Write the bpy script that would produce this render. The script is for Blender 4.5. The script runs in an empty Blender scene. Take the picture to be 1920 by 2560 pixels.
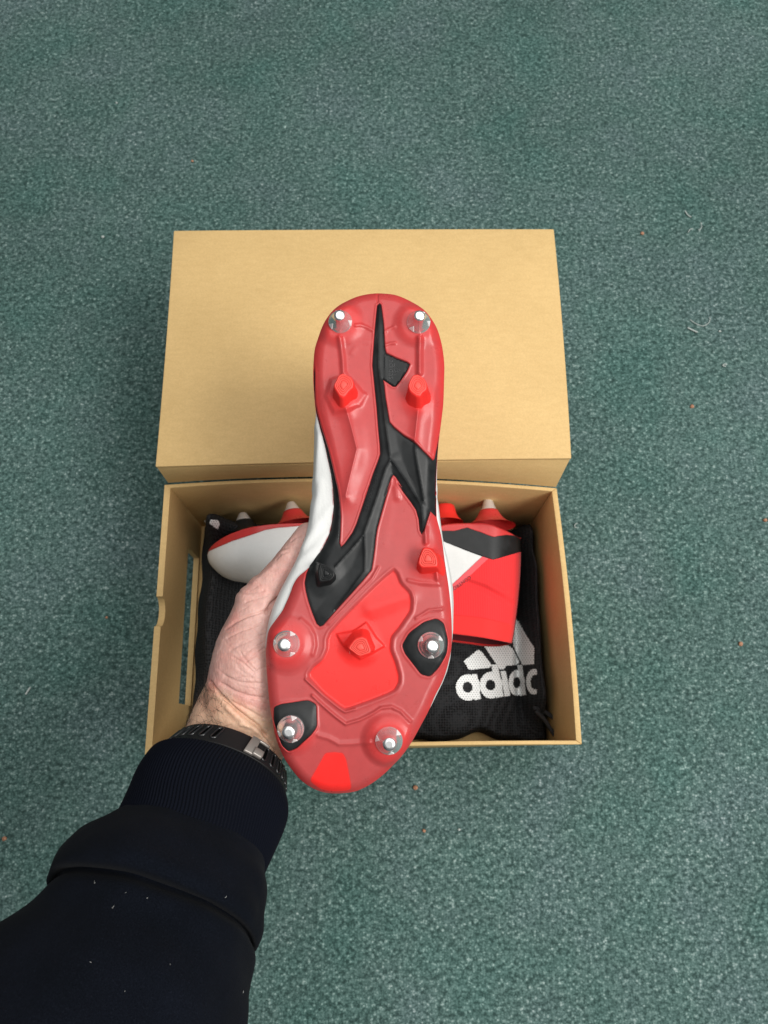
import bpy, bmesh, math, random
import numpy as np
from mathutils import Vector, Matrix, geometry, noise

random.seed(7)
rng = np.random.default_rng(7)
scene = bpy.context.scene
COL = scene.collection

# ------------------------------------------------------------------ camera, world, lamps, exposure
F = 1925.0                       # focal length in photograph pixels (1920 x 2560)
TH = math.radians(17.0)
CAM = np.array([0.0, 0.0, 0.755])
cd = bpy.data.cameras.new('camera')
cam = bpy.data.objects.new('camera', cd)
COL.objects.link(cam)
cam.location = CAM
cam.rotation_euler = (TH, 0, 0)
cd.sensor_fit = 'VERTICAL'
cd.sensor_height = 36.0
cd.lens = 36.0 * F / 2560.0
cd.clip_start = 0.02
cd.clip_end = 50
cd.dof.use_dof = True
cd.dof.focus_distance = 0.45
cd.dof.aperture_fstop = 16.0
scene.camera = cam

world = bpy.data.worlds.new('World')
scene.world = world
world.use_nodes = True
world.node_tree.nodes['Background'].inputs[0].default_value = (0.93, 0.97, 1.0, 1)
world.node_tree.nodes['Background'].inputs[1].default_value = 0.17


def area_lamp(name, loc, target, sx, sy, power, col):
    ld = bpy.data.lights.new(name, 'AREA')
    ld.shape = 'RECTANGLE'
    ld.size, ld.size_y, ld.energy, ld.color = sx, sy, power, col
    o = bpy.data.objects.new(name, ld)
    COL.objects.link(o)
    o.location = loc
    d = Vector(target) - Vector(loc)
    o.rotation_euler = d.to_track_quat('-Z', 'Y').to_euler()
    return o


area_lamp('ceiling_panel_right', (1.30, -0.45, 2.0), (0, -0.05, 0.1), 1.3, 0.8, 44, (1.0, 0.98, 0.94))
area_lamp('ceiling_panel_overhead', (0.62, 0.70, 2.6), (0.62, 0.70, 0), 3.0, 2.7, 60, (1.0, 0.985, 0.96))

scene.view_settings.view_transform = 'Standard'
scene.view_settings.look = 'None'
scene.view_settings.exposure = 0.05
scene.view_settings.gamma = 1.0

# ------------------------------------------------------------------ helpers
CT, ST = math.cos(TH), math.sin(TH)


def rays(px, py):
    u = (np.asarray(px, float) - 960) / F
    v = (np.asarray(py, float) - 1280) / F
    return np.stack([u, -v * CT + ST, -v * ST - CT], -1)


def at(px, py, depth):
    """world point seen at a photograph pixel, at this distance along the optical axis"""
    return CAM + rays(px, py) * np.asarray(depth, float)[..., None]


def on_z(px, py, z):
    d = rays(px, py)
    return CAM + d * ((z - CAM[2]) / d[..., 2])[..., None]


def on_x(px, py, x):
    d = rays(px, py)
    return CAM + d * ((x - CAM[0]) / d[..., 0])[..., None]


def project(P):
    q = np.asarray(P) - CAM
    depth = q[..., 1] * ST - q[..., 2] * CT
    up = q[..., 1] * CT + q[..., 2] * ST
    return 960 + F * q[..., 0] / depth, 1280 - F * up / depth, depth


def crop(x0, y0, s):
    return lambda pts: [(x0 + x / s, y0 + y / s) for x, y in pts]


cA = crop(720, 700, 3.7705)
cB = crop(640, 1200, 3.0722)
cC = crop(640, 1540, 3.0722)
cD = crop(860, 1100, 8.507)
cF = crop(900, 1080, 9.217)
cE = crop(360, 1160, 3.6065)
cG = crop(1060, 1160, 2.988)
cH = crop(1100, 1460, 4.608)
cW = crop(380, 1700, 4.1475)

ROOT = {}


def empty(name, loc, rot=None):
    o = bpy.data.objects.new(name, None)
    COL.objects.link(o)
    m = Matrix.Translation(Vector(loc)) if rot is None else Matrix(rot)
    o.matrix_world = m
    o.empty_display_size = 0.02
    ROOT[o] = m
    return o


def tag(o, label=None, cat=None, group=None, kind=None):
    if label: o['label'] = label
    if cat: o['category'] = cat
    if group: o['group'] = group
    if kind: o['kind'] = kind
    return o


def mesh_from(name, V, Fc, smooth=True, attrs=None):
    me = bpy.data.meshes.new(name)
    me.from_pydata([tuple(map(float, v)) for v in V], [], [tuple(map(int, f)) for f in Fc])
    if smooth:
        me.polygons.foreach_set('use_smooth', [True] * len(me.polygons))
    for k, a in (attrs or {}).items():
        at_ = me.attributes.new(k, 'FLOAT', 'POINT')
        at_.data.foreach_set('value', np.asarray(a, np.float32))
    me.update()
    return me


def add(name, V, Fc, mat, parent=None, local=False, smooth=True, attrs=None, label=None, kind=None):
    """one mesh object; V in world coordinates unless local"""
    V = np.asarray(V, float)
    if parent is not None:
        m = ROOT[parent]
        if not local:
            mi = np.array(m.inverted())
            V = V @ mi[:3, :3].T + mi[:3, 3]
    me = mesh_from(name, V, Fc, smooth, attrs)
    me.materials.append(mat)
    o = bpy.data.objects.new(name, me)
    COL.objects.link(o)
    if parent is not None:
        o.parent = parent
        ROOT[o] = ROOT[parent]
    if label: o['label'] = label
    if kind: o['kind'] = kind
    return o


def share(src, name, parent, M):
    o = src.copy()
    o.name = name
    COL.objects.link(o)
    o.parent = parent
    o.matrix_local = M
    ROOT[o] = ROOT[parent] @ M
    return o


def catmull(P, n, closed=False):
    P = np.asarray(P, float)
    k = len(P)
    out = []
    rng_ = range(k) if closed else range(k - 1)
    t = np.linspace(0, 1, n, endpoint=False)[:, None]
    for i in rng_:
        if closed:
            p0, p1, p2, p3 = P[i - 1], P[i], P[(i + 1) % k], P[(i + 2) % k]
        else:
            p0, p1, p2, p3 = P[max(i - 1, 0)], P[i], P[i + 1], P[min(i + 2, k - 1)]
        out.append(0.5 * (2 * p1 + (p2 - p0) * t + (2 * p0 - 5 * p1 + 4 * p2 - p3) * t ** 2 + (3 * p1 - p0 - 3 * p2 + p3) * t ** 3))
    if not closed:
        out.append(P[-1:])
    return np.concatenate(out)


def rounded(P, r=0.25, n=4):
    """polygon with each corner cut by a small curve, r of the shorter side"""
    P = np.asarray(P, float)
    out = []
    for i in range(len(P)):
        a, b, c = P[i - 1], P[i], P[(i + 1) % len(P)]
        d = r * min(np.linalg.norm(a - b), np.linalg.norm(c - b))
        p = b + (a - b) / max(np.linalg.norm(a - b), 1e-9) * d
        q = b + (c - b) / max(np.linalg.norm(c - b), 1e-9) * d
        for t in np.linspace(0, 1, n):
            out.append((1 - t) ** 2 * p + 2 * t * (1 - t) * b + t * t * q)
    return np.array(out)


def seg_dist(Q, P, closed=False):
    P = np.asarray(P, float)
    A = P
    Bp = np.roll(P, -1, 0)
    if not closed:
        A, Bp = A[:-1], Bp[:-1]
    best = np.full(len(Q), 1e9)
    for a, b in zip(A, Bp):
        ab = b - a
        l2 = ab @ ab
        if l2 < 1e-16: continue
        t = np.clip(((Q - a) @ ab) / l2, 0, 1)
        d = Q - a - t[:, None] * ab
        best = np.minimum(best, np.einsum('ij,ij->i', d, d))
    return np.sqrt(best)


def inside(Q, P):
    P = np.asarray(P, float)
    x, y = Q[:, 0], Q[:, 1]
    c = np.zeros(len(Q), bool)
    for (x1, y1), (x2, y2) in zip(P, np.roll(P, -1, 0)):
        if y1 == y2: continue
        c ^= ((y1 > y) != (y2 > y)) & (x < (x2 - x1) * (y - y1) / (y2 - y1) + x1)
    return c


def sdist(Q, P):
    d = seg_dist(Q, P, True)
    return np.where(inside(Q, P), d, -d)


def sstep(x):
    x = np.clip(x, 0, 1)
    return x * x * (3 - 2 * x)


def grid_faces(nr, nc, wrap=False):
    i = np.arange(nr - 1)[:, None] * nc
    m = nc if wrap else nc - 1
    j = np.arange(m)[None, :]
    j2 = (j + 1) % nc
    return np.stack([i + j, i + j2, i + nc + j2, i + nc + j], -1).reshape(-1, 4)


def loft(rings, cap0=True, cap1=True):
    R = np.asarray(rings, float)
    nr, nc = R.shape[:2]
    V = list(R.reshape(-1, 3))
    Fc = [tuple(f) for f in grid_faces(nr, nc, True)]
    if cap0:
        V.append(R[0].mean(0)); k = len(V) - 1
        Fc += [(k, (j + 1) % nc, j) for j in range(nc)]
    if cap1:
        V.append(R[-1].mean(0)); k = len(V) - 1
        b = (nr - 1) * nc
        Fc += [(k, b + j, b + (j + 1) % nc) for j in range(nc)]
    return np.array(V), Fc


def tube(P, r, n=8, caps=True):
    P = np.asarray(P, float)
    r = np.broadcast_to(np.asarray(r, float), (len(P),))
    T = np.gradient(P, axis=0)
    T /= np.linalg.norm(T, axis=1)[:, None] + 1e-12
    ref = np.array([0.31, 0.2, 0.93])
    if abs(T.mean(0) @ ref) > 0.9: ref = np.array([1.0, 0.1, 0])
    rings = []
    for p, t, rr in zip(P, T, r):
        a = np.cross(t, ref); a /= np.linalg.norm(a)
        b = np.cross(t, a)
        ph = np.linspace(0, 2 * np.pi, n, endpoint=False)
        rings.append(p + rr * (np.cos(ph)[:, None] * a + np.sin(ph)[:, None] * b))
    return loft(rings, caps, caps)


def merge(parts):
    V, Fc, k = [], [], 0
    for v, f in parts:
        V.append(np.asarray(v, float))
        Fc += [tuple(i + k for i in q) for q in f]
        k += len(v)
    return np.concatenate(V), Fc


def cdt(poly, pts):
    """triangles of a polygon with extra inner points"""
    n = len(poly)
    allp = [Vector(p) for p in poly] + [Vector(p) for p in pts]
    vs, es, fs, *_ = geometry.delaunay_2d_cdt(allp, [], [list(range(n))], 1, 1e-7)
    return np.array([tuple(v) for v in vs]), [tuple(f) for f in fs]


# ------------------------------------------------------------------ materials
def mat_new(name, col=(0.5, 0.5, 0.5), rough=0.5, metal=0.0, spec=0.5, coat=0.0, sheen=0.0):
    m = bpy.data.materials.new(name)
    m.use_nodes = True
    nt = m.node_tree
    b = nt.nodes['Principled BSDF']
    b.inputs['Base Color'].default_value = (*col, 1)
    b.inputs['Roughness'].default_value = rough
    b.inputs['Metallic'].default_value = metal
    b.inputs['Specular IOR Level'].default_value = spec
    b.inputs['Coat Weight'].default_value = coat
    b.inputs['Coat Roughness'].default_value = 0.12
    b.inputs['Sheen Weight'].default_value = sheen
    return m, nt, b


def node(nt, typ, **kw):
    n = nt.nodes.new(typ)
    for k, v in kw.items():
        if k in n.inputs: n.inputs[k].default_value = v
        else: setattr(n, k, v)
    return n


def coords(nt, scale=(1, 1, 1)):
    tc = nt.nodes.new('ShaderNodeTexCoord')
    mp = nt.nodes.new('ShaderNodeMapping')
    mp.inputs['Scale'].default_value = scale
    nt.links.new(tc.outputs['Object'], mp.inputs['Vector'])
    return mp.outputs['Vector']


def noise_tex(nt, vec, scale, detail=3.0, rough=0.55):
    n = node(nt, 'ShaderNodeTexNoise', Scale=scale, Detail=detail, Roughness=rough)
    nt.links.new(vec, n.inputs['Vector'])
    return n.outputs['Fac']


def ramp(nt, fac, stops):
    r = nt.nodes.new('ShaderNodeValToRGB')
    e = r.color_ramp.elements
    while len(e) < len(stops): e.new(0.5)
    for el, (p, c) in zip(e, stops):
        el.position = p
        el.color = (*c, 1) if len(c) == 3 else c
    nt.links.new(fac, r.inputs['Fac'])
    return r.outputs['Color']


def mix(nt, fac, a, b, mode='MIX'):
    m = nt.nodes.new('ShaderNodeMix')
    m.data_type = 'RGBA'
    m.blend_type = mode
    for s, i in ((fac, 0), (a, 6), (b, 7)):
        if isinstance(s, (int, float)): m.inputs[i].default_value = s
        elif isinstance(s, tuple): m.inputs[i].default_value = (*s, 1)
        else: nt.links.new(s, m.inputs[i])
    return m.outputs[2]


def math_n(nt, op, a, b=None, c=None):
    n = nt.nodes.new('ShaderNodeMath')
    n.operation = op
    for i, s in enumerate((a, b, c)):
        if s is None: continue
        if isinstance(s, (int, float)): n.inputs[i].default_value = s
        else: nt.links.new(s, n.inputs[i])
    return n.outputs[0]


def bump(nt, b, h, strength, dist=0.001):
    n = node(nt, 'ShaderNodeBump', Strength=strength, Distance=dist)
    nt.links.new(h, n.inputs['Height'])
    nt.links.new(n.outputs['Normal'], b.inputs['Normal'])


def attr(nt, name):
    n = nt.nodes.new('ShaderNodeAttribute')
    n.attribute_name = name
    return n.outputs['Fac']


# carpet
M_carpet, nt, b = mat_new('carpet_pile', rough=0.95, spec=0.15)
v = coords(nt)
n1 = noise_tex(nt, v, 240, 5, 0.64)
n2 = noise_tex(nt, v, 9, 3, 0.6)
wp = node(nt, 'ShaderNodeMapping')
wp.inputs['Scale'].default_value = (1.0, 1.25, 1.0)
nt.links.new(v, wp.inputs['Vector'])
vo = node(nt, 'ShaderNodeTexVoronoi', Scale=420.0)
vo.inputs['Randomness'].default_value = 0.85
nt.links.new(wp.outputs['Vector'], vo.inputs['Vector'])
sep = nt.nodes.new('ShaderNodeSeparateColor')
nt.links.new(vo.outputs['Color'], sep.inputs[0])
loop = math_n(nt, 'SUBTRACT', 0.85, vo.outputs['Distance'])
fac = math_n(nt, 'ADD', math_n(nt, 'MULTIPLY', n1, 0.95), math_n(nt, 'MULTIPLY', math_n(nt, 'SUBTRACT', sep.outputs[0], 0.5), 0.20))
fac = math_n(nt, 'ADD', fac, math_n(nt, 'MULTIPLY', math_n(nt, 'SUBTRACT', loop, 0.42), 0.22))
c1 = ramp(nt, fac, [(0.28, (0.028, 0.055, 0.050)), (0.45, (0.066, 0.119, 0.109)), (0.58, (0.116, 0.186, 0.172)), (0.75, (0.31, 0.395, 0.375))])
c2 = ramp(nt, n2, [(0.30, (0.80, 0.95, 0.93)), (0.5, (1.0, 1.0, 1.0)), (0.70, (1.14, 1.04, 1.11))])
n5 = noise_tex(nt, v, 2.6, 4, 0.6)
c5 = ramp(nt, n5, [(0.32, (0.86, 0.88, 0.87)), (0.68, (1.13, 1.12, 1.12))])
spk = ramp(nt, noise_tex(nt, v, 130, 1, 0.4), [(0.745, (1, 1, 1)), (0.80, (1.7, 1.6, 1.6))])
nt.links.new(mix(nt, 1.0, mix(nt, 1.0, mix(nt, 1.0, c1, c2, 'MULTIPLY'), c5, 'MULTIPLY'), spk, 'MULTIPLY'), b.inputs['Base Color'])
hh = math_n(nt, 'ADD', math_n(nt, 'MULTIPLY', n1, 0.8), math_n(nt, 'MULTIPLY', loop, 0.35))
bump(nt, b, hh, 0.6, 0.003)

# cardboard
M_card, nt, b = mat_new('kraft_cardboard', rough=0.72, spec=0.3)
v = coords(nt, (1, 3, 3))
n1 = noise_tex(nt, v, 90, 5, 0.6)
v2 = coords(nt)
n2 = noise_tex(nt, v2, 900, 2)
n4 = noise_tex(nt, v2, 14, 3)
c1 = ramp(nt, n1, [(0.3, (0.590, 0.402, 0.174)), (0.7, (0.635, 0.440, 0.197))])
c2 = ramp(nt, n2, [(0.3, (0.93, 0.92, 0.90)), (0.7, (1.05, 1.05, 1.05))])
c4 = ramp(nt, n4, [(0.3, (0.96, 0.955, 0.94)), (0.7, (1.03, 1.03, 1.03))])
nt.links.new(mix(nt, 1.0, mix(nt, 1.0, c1, c2, 'MULTIPLY'), c4, 'MULTIPLY'), b.inputs['Base Color'])
bump(nt, b, n1, 0.06, 0.0004)

# translucent red sole plastic: dye attribute 0 dull .. 1 bright
M_red, nt, b = mat_new('red_sole_plastic', rough=0.3, spec=0.30, coat=0.05)
v = coords(nt)
dye = attr(nt, 'dye')
n1 = noise_tex(nt, v, 220, 4, 0.6)
n2 = noise_tex(nt, v, 45, 3, 0.6)
f = math_n(nt, 'ADD', dye, math_n(nt, 'MULTIPLY', math_n(nt, 'SUBTRACT', n2, 0.5), 0.22))
cr = ramp(nt, f, [(0.0, (0.37, 0.072, 0.072)), (0.35, (0.46, 0.052, 0.052)), (0.7, (0.60, 0.034, 0.032)), (1.0, (0.80, 0.026, 0.022))])
nt.links.new(mix(nt, 1.0, cr, ramp(nt, n1, [(0.3, (0.95, 0.95, 0.95)), (0.7, (1.04, 1.04, 1.04))]), 'MULTIPLY'), b.inputs['Base Color'])
nt.links.new(ramp(nt, noise_tex(nt, v, 90, 5, 0.7), [(0.3, (0.24,) * 3), (0.75, (0.42,) * 3)]), b.inputs['Roughness'])
b.inputs['Subsurface Weight'].default_value = 0.12
b.inputs['Subsurface Radius'].default_value = (0.004, 0.001, 0.001)
b.inputs['Subsurface Scale'].default_value = 0.6
bump(nt, b, noise_tex(nt, coords(nt, (1, 1, 1)), 1200, 2), 0.03, 0.0003)

M_bright, nt, b = mat_new('bright_red_rubber', (0.80, 0.028, 0.022), rough=0.42, spec=0.45)
b.inputs['Subsurface Weight'].default_value = 0.15
b.inputs['Subsurface Radius'].default_value = (0.004, 0.001, 0.001)

M_tread, _, _ = mat_new('stud_tread_rubber', (0.80, 0.070, 0.052), rough=0.6)
# black plate
M_black, nt, b = mat_new('black_plate_plastic', rough=0.4, spec=0.24)
v = coords(nt)
n1 = noise_tex(nt, v, 70, 5, 0.7)
nt.links.new(ramp(nt, n1, [(0.35, (0.008, 0.009, 0.0095)), (0.75, (0.020, 0.022, 0.023))]), b.inputs['Base Color'])
nt.links.new(ramp(nt, n1, [(0.3, (0.32,) * 3), (0.75, (0.48,) * 3)]), b.inputs['Roughness'])
bump(nt, b, noise_tex(nt, v, 2500, 2), 0.06, 0.0003)
M_emboss, _, _ = mat_new('black_emboss', (0.004, 0.004, 0.005), rough=0.25)

M_steel, nt, b = mat_new('polished_aluminium', (0.80, 0.81, 0.81), rough=0.16, metal=0.80)
nt.links.new(ramp(nt, noise_tex(nt, coords(nt), 700, 4, 0.7), [(0.35, (0.14,) * 3), (0.7, (0.28,) * 3)]), b.inputs['Roughness'])
M_satin, _, _ = mat_new('satin_aluminium', (0.84, 0.85, 0.86), rough=0.30, metal=0.60)
M_facet, _, _ = mat_new('lit_facet_aluminium', (0.92, 0.92, 0.91), rough=0.45, metal=0.3)  # white of reflected light put into the colour of the wrench flats
M_tip, nt, b = mat_new('grey_aluminium_tip', (0.66, 0.67, 0.67), rough=0.30, metal=1.0)  # tip metal darker and rougher than the cone

# leather
M_leather, nt, b = mat_new('white_leather', (0.72, 0.725, 0.71), rough=0.5, spec=0.4)
v = coords(nt)
vo = node(nt, 'ShaderNodeTexVoronoi', Scale=750.0)
nt.links.new(v, vo.inputs['Vector'])
hl = math_n(nt, 'ADD', math_n(nt, 'MULTIPLY', vo.outputs['Distance'], 0.6), noise_tex(nt, coords(nt, (1, .4, 1)), 300, 4))
bump(nt, b, hl, 0.15, 0.0006)
nt.links.new(ramp(nt, noise_tex(nt, v, 30, 4), [(0.3, (0.67, 0.68, 0.665)), (0.7, (0.76, 0.765, 0.75))]), b.inputs['Base Color'])

# red knit
M_knit, nt, b = mat_new('red_knit', (0.76, 0.028, 0.030), rough=0.8, spec=0.25, sheen=0.15)
v = coords(nt)
wv = node(nt, 'ShaderNodeTexWave', Scale=150.0, Distortion=1.2, Detail=2.0)
wv.inputs['Detail Scale'].default_value = 0.6
wv.bands_direction = 'X'
nt.links.new(v, wv.inputs['Vector'])
nt.links.new(ramp(nt, wv.outputs['Fac'], [(0.0, (0.745, 0.024, 0.029)), (0.6, (0.80, 0.034, 0.037))]), b.inputs['Base Color'])
bump(nt, b, wv.outputs['Fac'], 0.16, 0.0006)
M_band, nt, b = mat_new('red_stretch_band', (0.80, 0.030, 0.028), rough=0.75, spec=0.25, sheen=0.15)
bump(nt, b, noise_tex(nt, coords(nt), 1500, 2), 0.1, 0.0004)
M_pink, _, _ = mat_new('red_overlay_stripe', (0.74, 0.070, 0.085), rough=0.55)
M_print, _, _ = mat_new('dark_print', (0.10, 0.012, 0.016), rough=0.7)
M_lining, _, _ = mat_new('dark_lining', (0.10, 0.006, 0.010), rough=0.9)

# bag mesh
M_bag, nt, b = mat_new('black_mesh_cloth', rough=0.85, spec=0.25)
v = coords(nt)
vo = node(nt, 'ShaderNodeTexVoronoi', Scale=430.0)
vo.inputs['Randomness'].default_value = 0.25
nt.links.new(v, vo.inputs['Vector'])
nt.links.new(ramp(nt, vo.outputs['Distance'], [(0.25, (0.0025, 0.0025, 0.003)), (0.6, (0.024, 0.025, 0.027))]), b.inputs['Base Color'])
bump(nt, b, vo.outputs['Distance'], 0.8, 0.001)
M_cord, nt, b = mat_new('black_cord', (0.018, 0.018, 0.02), rough=0.8)
M_logo, nt, b = mat_new('white_knit_logo', rough=0.8, spec=0.2)
nt.links.new(ramp(nt, attr(nt, 'weave'), [(0.0, (0.30, 0.31, 0.31)), (1.0, (0.88, 0.90, 0.895))]), b.inputs['Base Color'])

# skin
M_skin, nt, b = mat_new('skin', rough=0.47, spec=0.42)
v = coords(nt)
n1 = noise_tex(nt, v, 38, 4, 0.6)
n2 = noise_tex(nt, v, 260, 4, 0.65)
palm = attr(nt, 'palm')
cs = mix(nt, palm, (0.62, 0.400, 0.280), (0.56, 0.332, 0.290))
cs = mix(nt, 1.0, cs, ramp(nt, n1, [(0.32, (1.05, 1.08, 1.08)), (0.5, (1.0, 0.97, 0.95)), (0.7, (1.05, 0.78, 0.76))]), 'MULTIPLY')
cs = mix(nt, 1.0, cs, ramp(nt, n2, [(0.3, (0.88, 0.85, 0.85)), (0.7, (1.08, 1.09, 1.09))]), 'MULTIPLY')
nt.links.new(cs, b.inputs['Base Color'])
b.inputs['Subsurface Weight'].default_value = 0.12
b.inputs['Subsurface Radius'].default_value = (0.006, 0.002, 0.001)
b.inputs['Subsurface Scale'].default_value = 0.5
vo = node(nt, 'ShaderNodeTexVoronoi', Scale=520.0)
vo.feature = 'DISTANCE_TO_EDGE'
mp = coords(nt, (1.0, 0.45, 1.0))
nt.links.new(mp, vo.inputs['Vector'])
hs = math_n(nt, 'ADD', math_n(nt, 'MULTIPLY', vo.outputs['Distance'], 0.9), math_n(nt, 'MULTIPLY', n2, 0.8))
bump(nt, b, hs, 0.32, 0.0010)
M_hair, _, _ = mat_new('dark_hair', (0.025, 0.016, 0.010), rough=0.5)

# sweatshirt
M_navy, nt, b = mat_new('navy_jersey', (0.0055, 0.0075, 0.013), rough=0.95, spec=0.05, sheen=0.015)
v = coords(nt)
n2 = noise_tex(nt, v, 1400, 3, 0.7)
n1 = noise_tex(nt, v, 25, 3)
nt.links.new(mix(nt, 1.0, ramp(nt, n2, [(0.3, (0.0018, 0.0026, 0.0046)), (0.64, (0.0042, 0.0058, 0.0095)), (0.78, (0.012, 0.015, 0.022))]),
                 ramp(nt, n1, [(0.3, (0.8, 0.8, 0.8)), (0.7, (1.2, 1.15, 1.2))]), 'MULTIPLY'), b.inputs['Base Color'])
bump(nt, b, n2, 0.4, 0.0008)
M_rib, nt, b = mat_new('navy_rib_knit', (0.0034, 0.0044, 0.0082), rough=0.95, spec=0.05, sheen=0.02)
bump(nt, b, noise_tex(nt, coords(nt), 1400, 3, 0.7), 0.4, 0.0008)
M_lint, _, _ = mat_new('pale_lint', (0.30, 0.30, 0.29), rough=0.9)

M_silicone, _, _ = mat_new('black_silicone', (0.007, 0.007, 0.0075), rough=0.5, spec=0.3)
M_gloss, _, _ = mat_new('glossy_black_silicone', (0.010, 0.010, 0.011), rough=0.25, spec=0.55)
M_slot_shade, _, _ = mat_new('slot_shade', (0.001, 0.001, 0.001), rough=0.8, spec=0.05)  # near-black colour standing in for the shade inside the strap slots
M_grey, _, _ = mat_new('grey_coated_metal', (0.24, 0.215, 0.195), rough=0.34, metal=0.35)
M_glass, _, _ = mat_new('watch_glass', (0.006, 0.006, 0.007), rough=0.05)
M_crumb, nt, b = mat_new('orange_crumb', rough=0.8)
nt.links.new(ramp(nt, noise_tex(nt, coords(nt), 500, 3), [(0.35, (0.26, 0.11, 0.06)), (0.65, (0.52, 0.29, 0.18))]), b.inputs['Base Color'])
M_thread, _, _ = mat_new('pale_thread', (0.42, 0.46, 0.44), rough=0.8)

# ------------------------------------------------------------------ floor
V = []
xs = np.linspace(-1.6, 1.6, 5); ys = np.linspace(-1.6, 2.0, 5)
V = [(x, y, 0) for y in ys for x in xs]
fl = add('floor', V, grid_faces(5, 5), M_carpet)
tag(fl, kind='structure')

# ------------------------------------------------------------------ shoe box
RIM = 0.125
oBL, oBR, oFR, oFL = (on_z(*p, RIM) for p in ((411.6, 1211.6), (1392, 1220), (1455, 1861), (362, 1887)))
ctr = (oBL + oBR + oFR + oFL) / 4
box = empty('shoe_box', (ctr[0], ctr[1], 0.0))
tag(box, 'open brown cardboard shoe box with its lid folded back behind it', 'shoe box')


def inset(p, dx, dy): return np.array([p[0] + dx, p[1] + dy])


iBL, iBR, iFR, iFL = inset(oBL, .0052, -.003), inset(oBR, -.0045, -.003), inset(oFR, -.0045, .003), inset(oFL, .0052, .003)


def slab(name, prof_outer, prof_inner, mat, parent, bev=0.0007, strip=False, **kw):
    """two matching closed outlines (outer, inner) skinned together"""
    A = np.asarray(prof_outer, float); Bq = np.asarray(prof_inner, float)
    n = len(A)
    if strip:
        tri = [(i, i + 1, n - 2 - i, n - 1 - i) for i in range(n // 2 - 1)]
    else:
        tri = [tuple(range(n))]
    V = np.concatenate([A, Bq])
    Fc = [tuple(t) for t in tri] + [tuple(i + n for i in reversed(t)) for t in tri]
    Fc += [(i, (i + 1) % n, n + (i + 1) % n, n + i) for i in range(n)]
    bm = bmesh.new()
    vs = [bm.verts.new(p) for p in V]
    for f_ in Fc:
        try: bm.faces.new([vs[i] for i in f_])
        except ValueError: pass
    bmesh.ops.recalc_face_normals(bm, faces=bm.faces)
    if bev:
        es = [e for e in bm.edges if len(e.link_faces) == 2 and e.calc_face_angle(0) > 0.6]
        bmesh.ops.bevel(bm, geom=es, offset=bev, segments=2, profile=0.5, affect='EDGES', clamp_overlap=True)
    bmesh.ops.triangulate(bm, faces=[f_ for f_ in bm.faces if len(f_.verts) > 4])
    V2 = np.array([v_.co[:] for v_ in bm.verts]); bm.verts.index_update()
    F2 = [tuple(v_.index for v_ in f_.verts) for f_ in bm.faces]
    bm.free()
    o = add(name, V2, F2, mat, parent, smooth=True, **kw)
    o.data.set_sharp_from_angle(angle=math.radians(25))
    return o


def wall_profile(p, q, z0, z1, n=1, bow=0.0, dip=0.0):
    t = np.linspace(0, 1, n + 1)
    xy = p[:2] + (q[:2] - p[:2]) * t[:, None]
    nrm = np.array([-(q - p)[1], (q - p)[0]]); nrm = nrm / np.linalg.norm(nrm)
    b_ = 4 * t * (1 - t)
    bot = [(*c, z0) for c in xy]
    top = [(*(c + nrm * bow * bb), z1 - dip * bb) for c, bb in zip(xy, b_)]
    return bot + top[::-1]


G = 0.0015
# back wall, bowed outwards at its top
bowed = dict(n=14, bow=0.0075)
slab('back_wall', wall_profile(oBL[:2], oBR[:2], G, RIM, **bowed), wall_profile(iBL, iBR, G, RIM, **bowed), M_card, box, strip=True)
slab('front_wall', wall_profile(oFL[:2], oFR[:2], G, RIM, n=10, bow=0.002), wall_profile(iFL, iFR, G, RIM, n=10, bow=0.002), M_card, box, strip=True)
slab('side_wall', wall_profile(oBR[:2], oFR[:2], G, RIM, n=6, bow=0.002), wall_profile(iBR, iFR, G, RIM, n=6, bow=0.002), M_card, box, strip=True)


# left wall with the half-round finger notch and a rectangular window
def left_wall(p, q):
    # y runs from p (front) to q (back); xy by interpolation in y
    def xy(y): return p[0] + (q[0] - p[0]) * (y - p[1]) / (q[1] - p[1])
    n0 = on_z(393, 1491, RIM)[1]; n1 = on_z(390, 1566, RIM)[1]
    cy, r = (n0 + n1) / 2, (n0 - n1) / 2
    notch = [(cy - r * math.cos(a), RIM - 0.85 * r * math.sin(a)) for a in np.linspace(0, math.pi, 13)]
    outl = [(p[1], G), (q[1], G), (q[1], RIM)] + notch[::-1] + [(p[1], RIM)]
    h0 = on_x(467, 1366, iBL[0]); h1 = on_x(443, 1759, iBL[0])
    zt_ = (h0[2] + h1[2]) / 2
    zb = zt_ - 0.043
    hole = [(h1[1], zb), (h0[1], zb), (h0[1], zt_), (h1[1], zt_)]
    return [(xy(y), y, z) for y, z in outl], [(xy(y), y, z) for y, z in hole]


oo, oh = left_wall(oFL[:2], oBL[:2])
io, ih = left_wall(iFL, iBL)
n_, m_ = len(oo), len(oh)
tri = geometry.tessellate_polygon([[Vector(a) for a in oo], [Vector(a) for a in oh]])
V = np.array(oo + oh + io + ih)
k = n_ + m_
Fc = [tuple(t) for t in tri] + [tuple(i + k for i in reversed(t)) for t in tri]
Fc += [(i, (i + 1) % n_, k + (i + 1) % n_, k + i) for i in range(n_)]
Fc += [(n_ + i, n_ + (i + 1) % m_, k + n_ + (i + 1) % m_, k + n_ + i) for i in range(m_)]
add('side_wall', V, Fc, M_card, box, smooth=False, label='left end wall with a half-round finger notch and a cut-out window')
zz = 0.004
slab('base_panel', [(*iFL, G), (*iFR, G), (*iBR, G), (*iBL, G)], [(*iFL, zz), (*iFR, zz), (*iBR, zz), (*iBL, zz)], M_card, box, bev=0)

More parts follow.
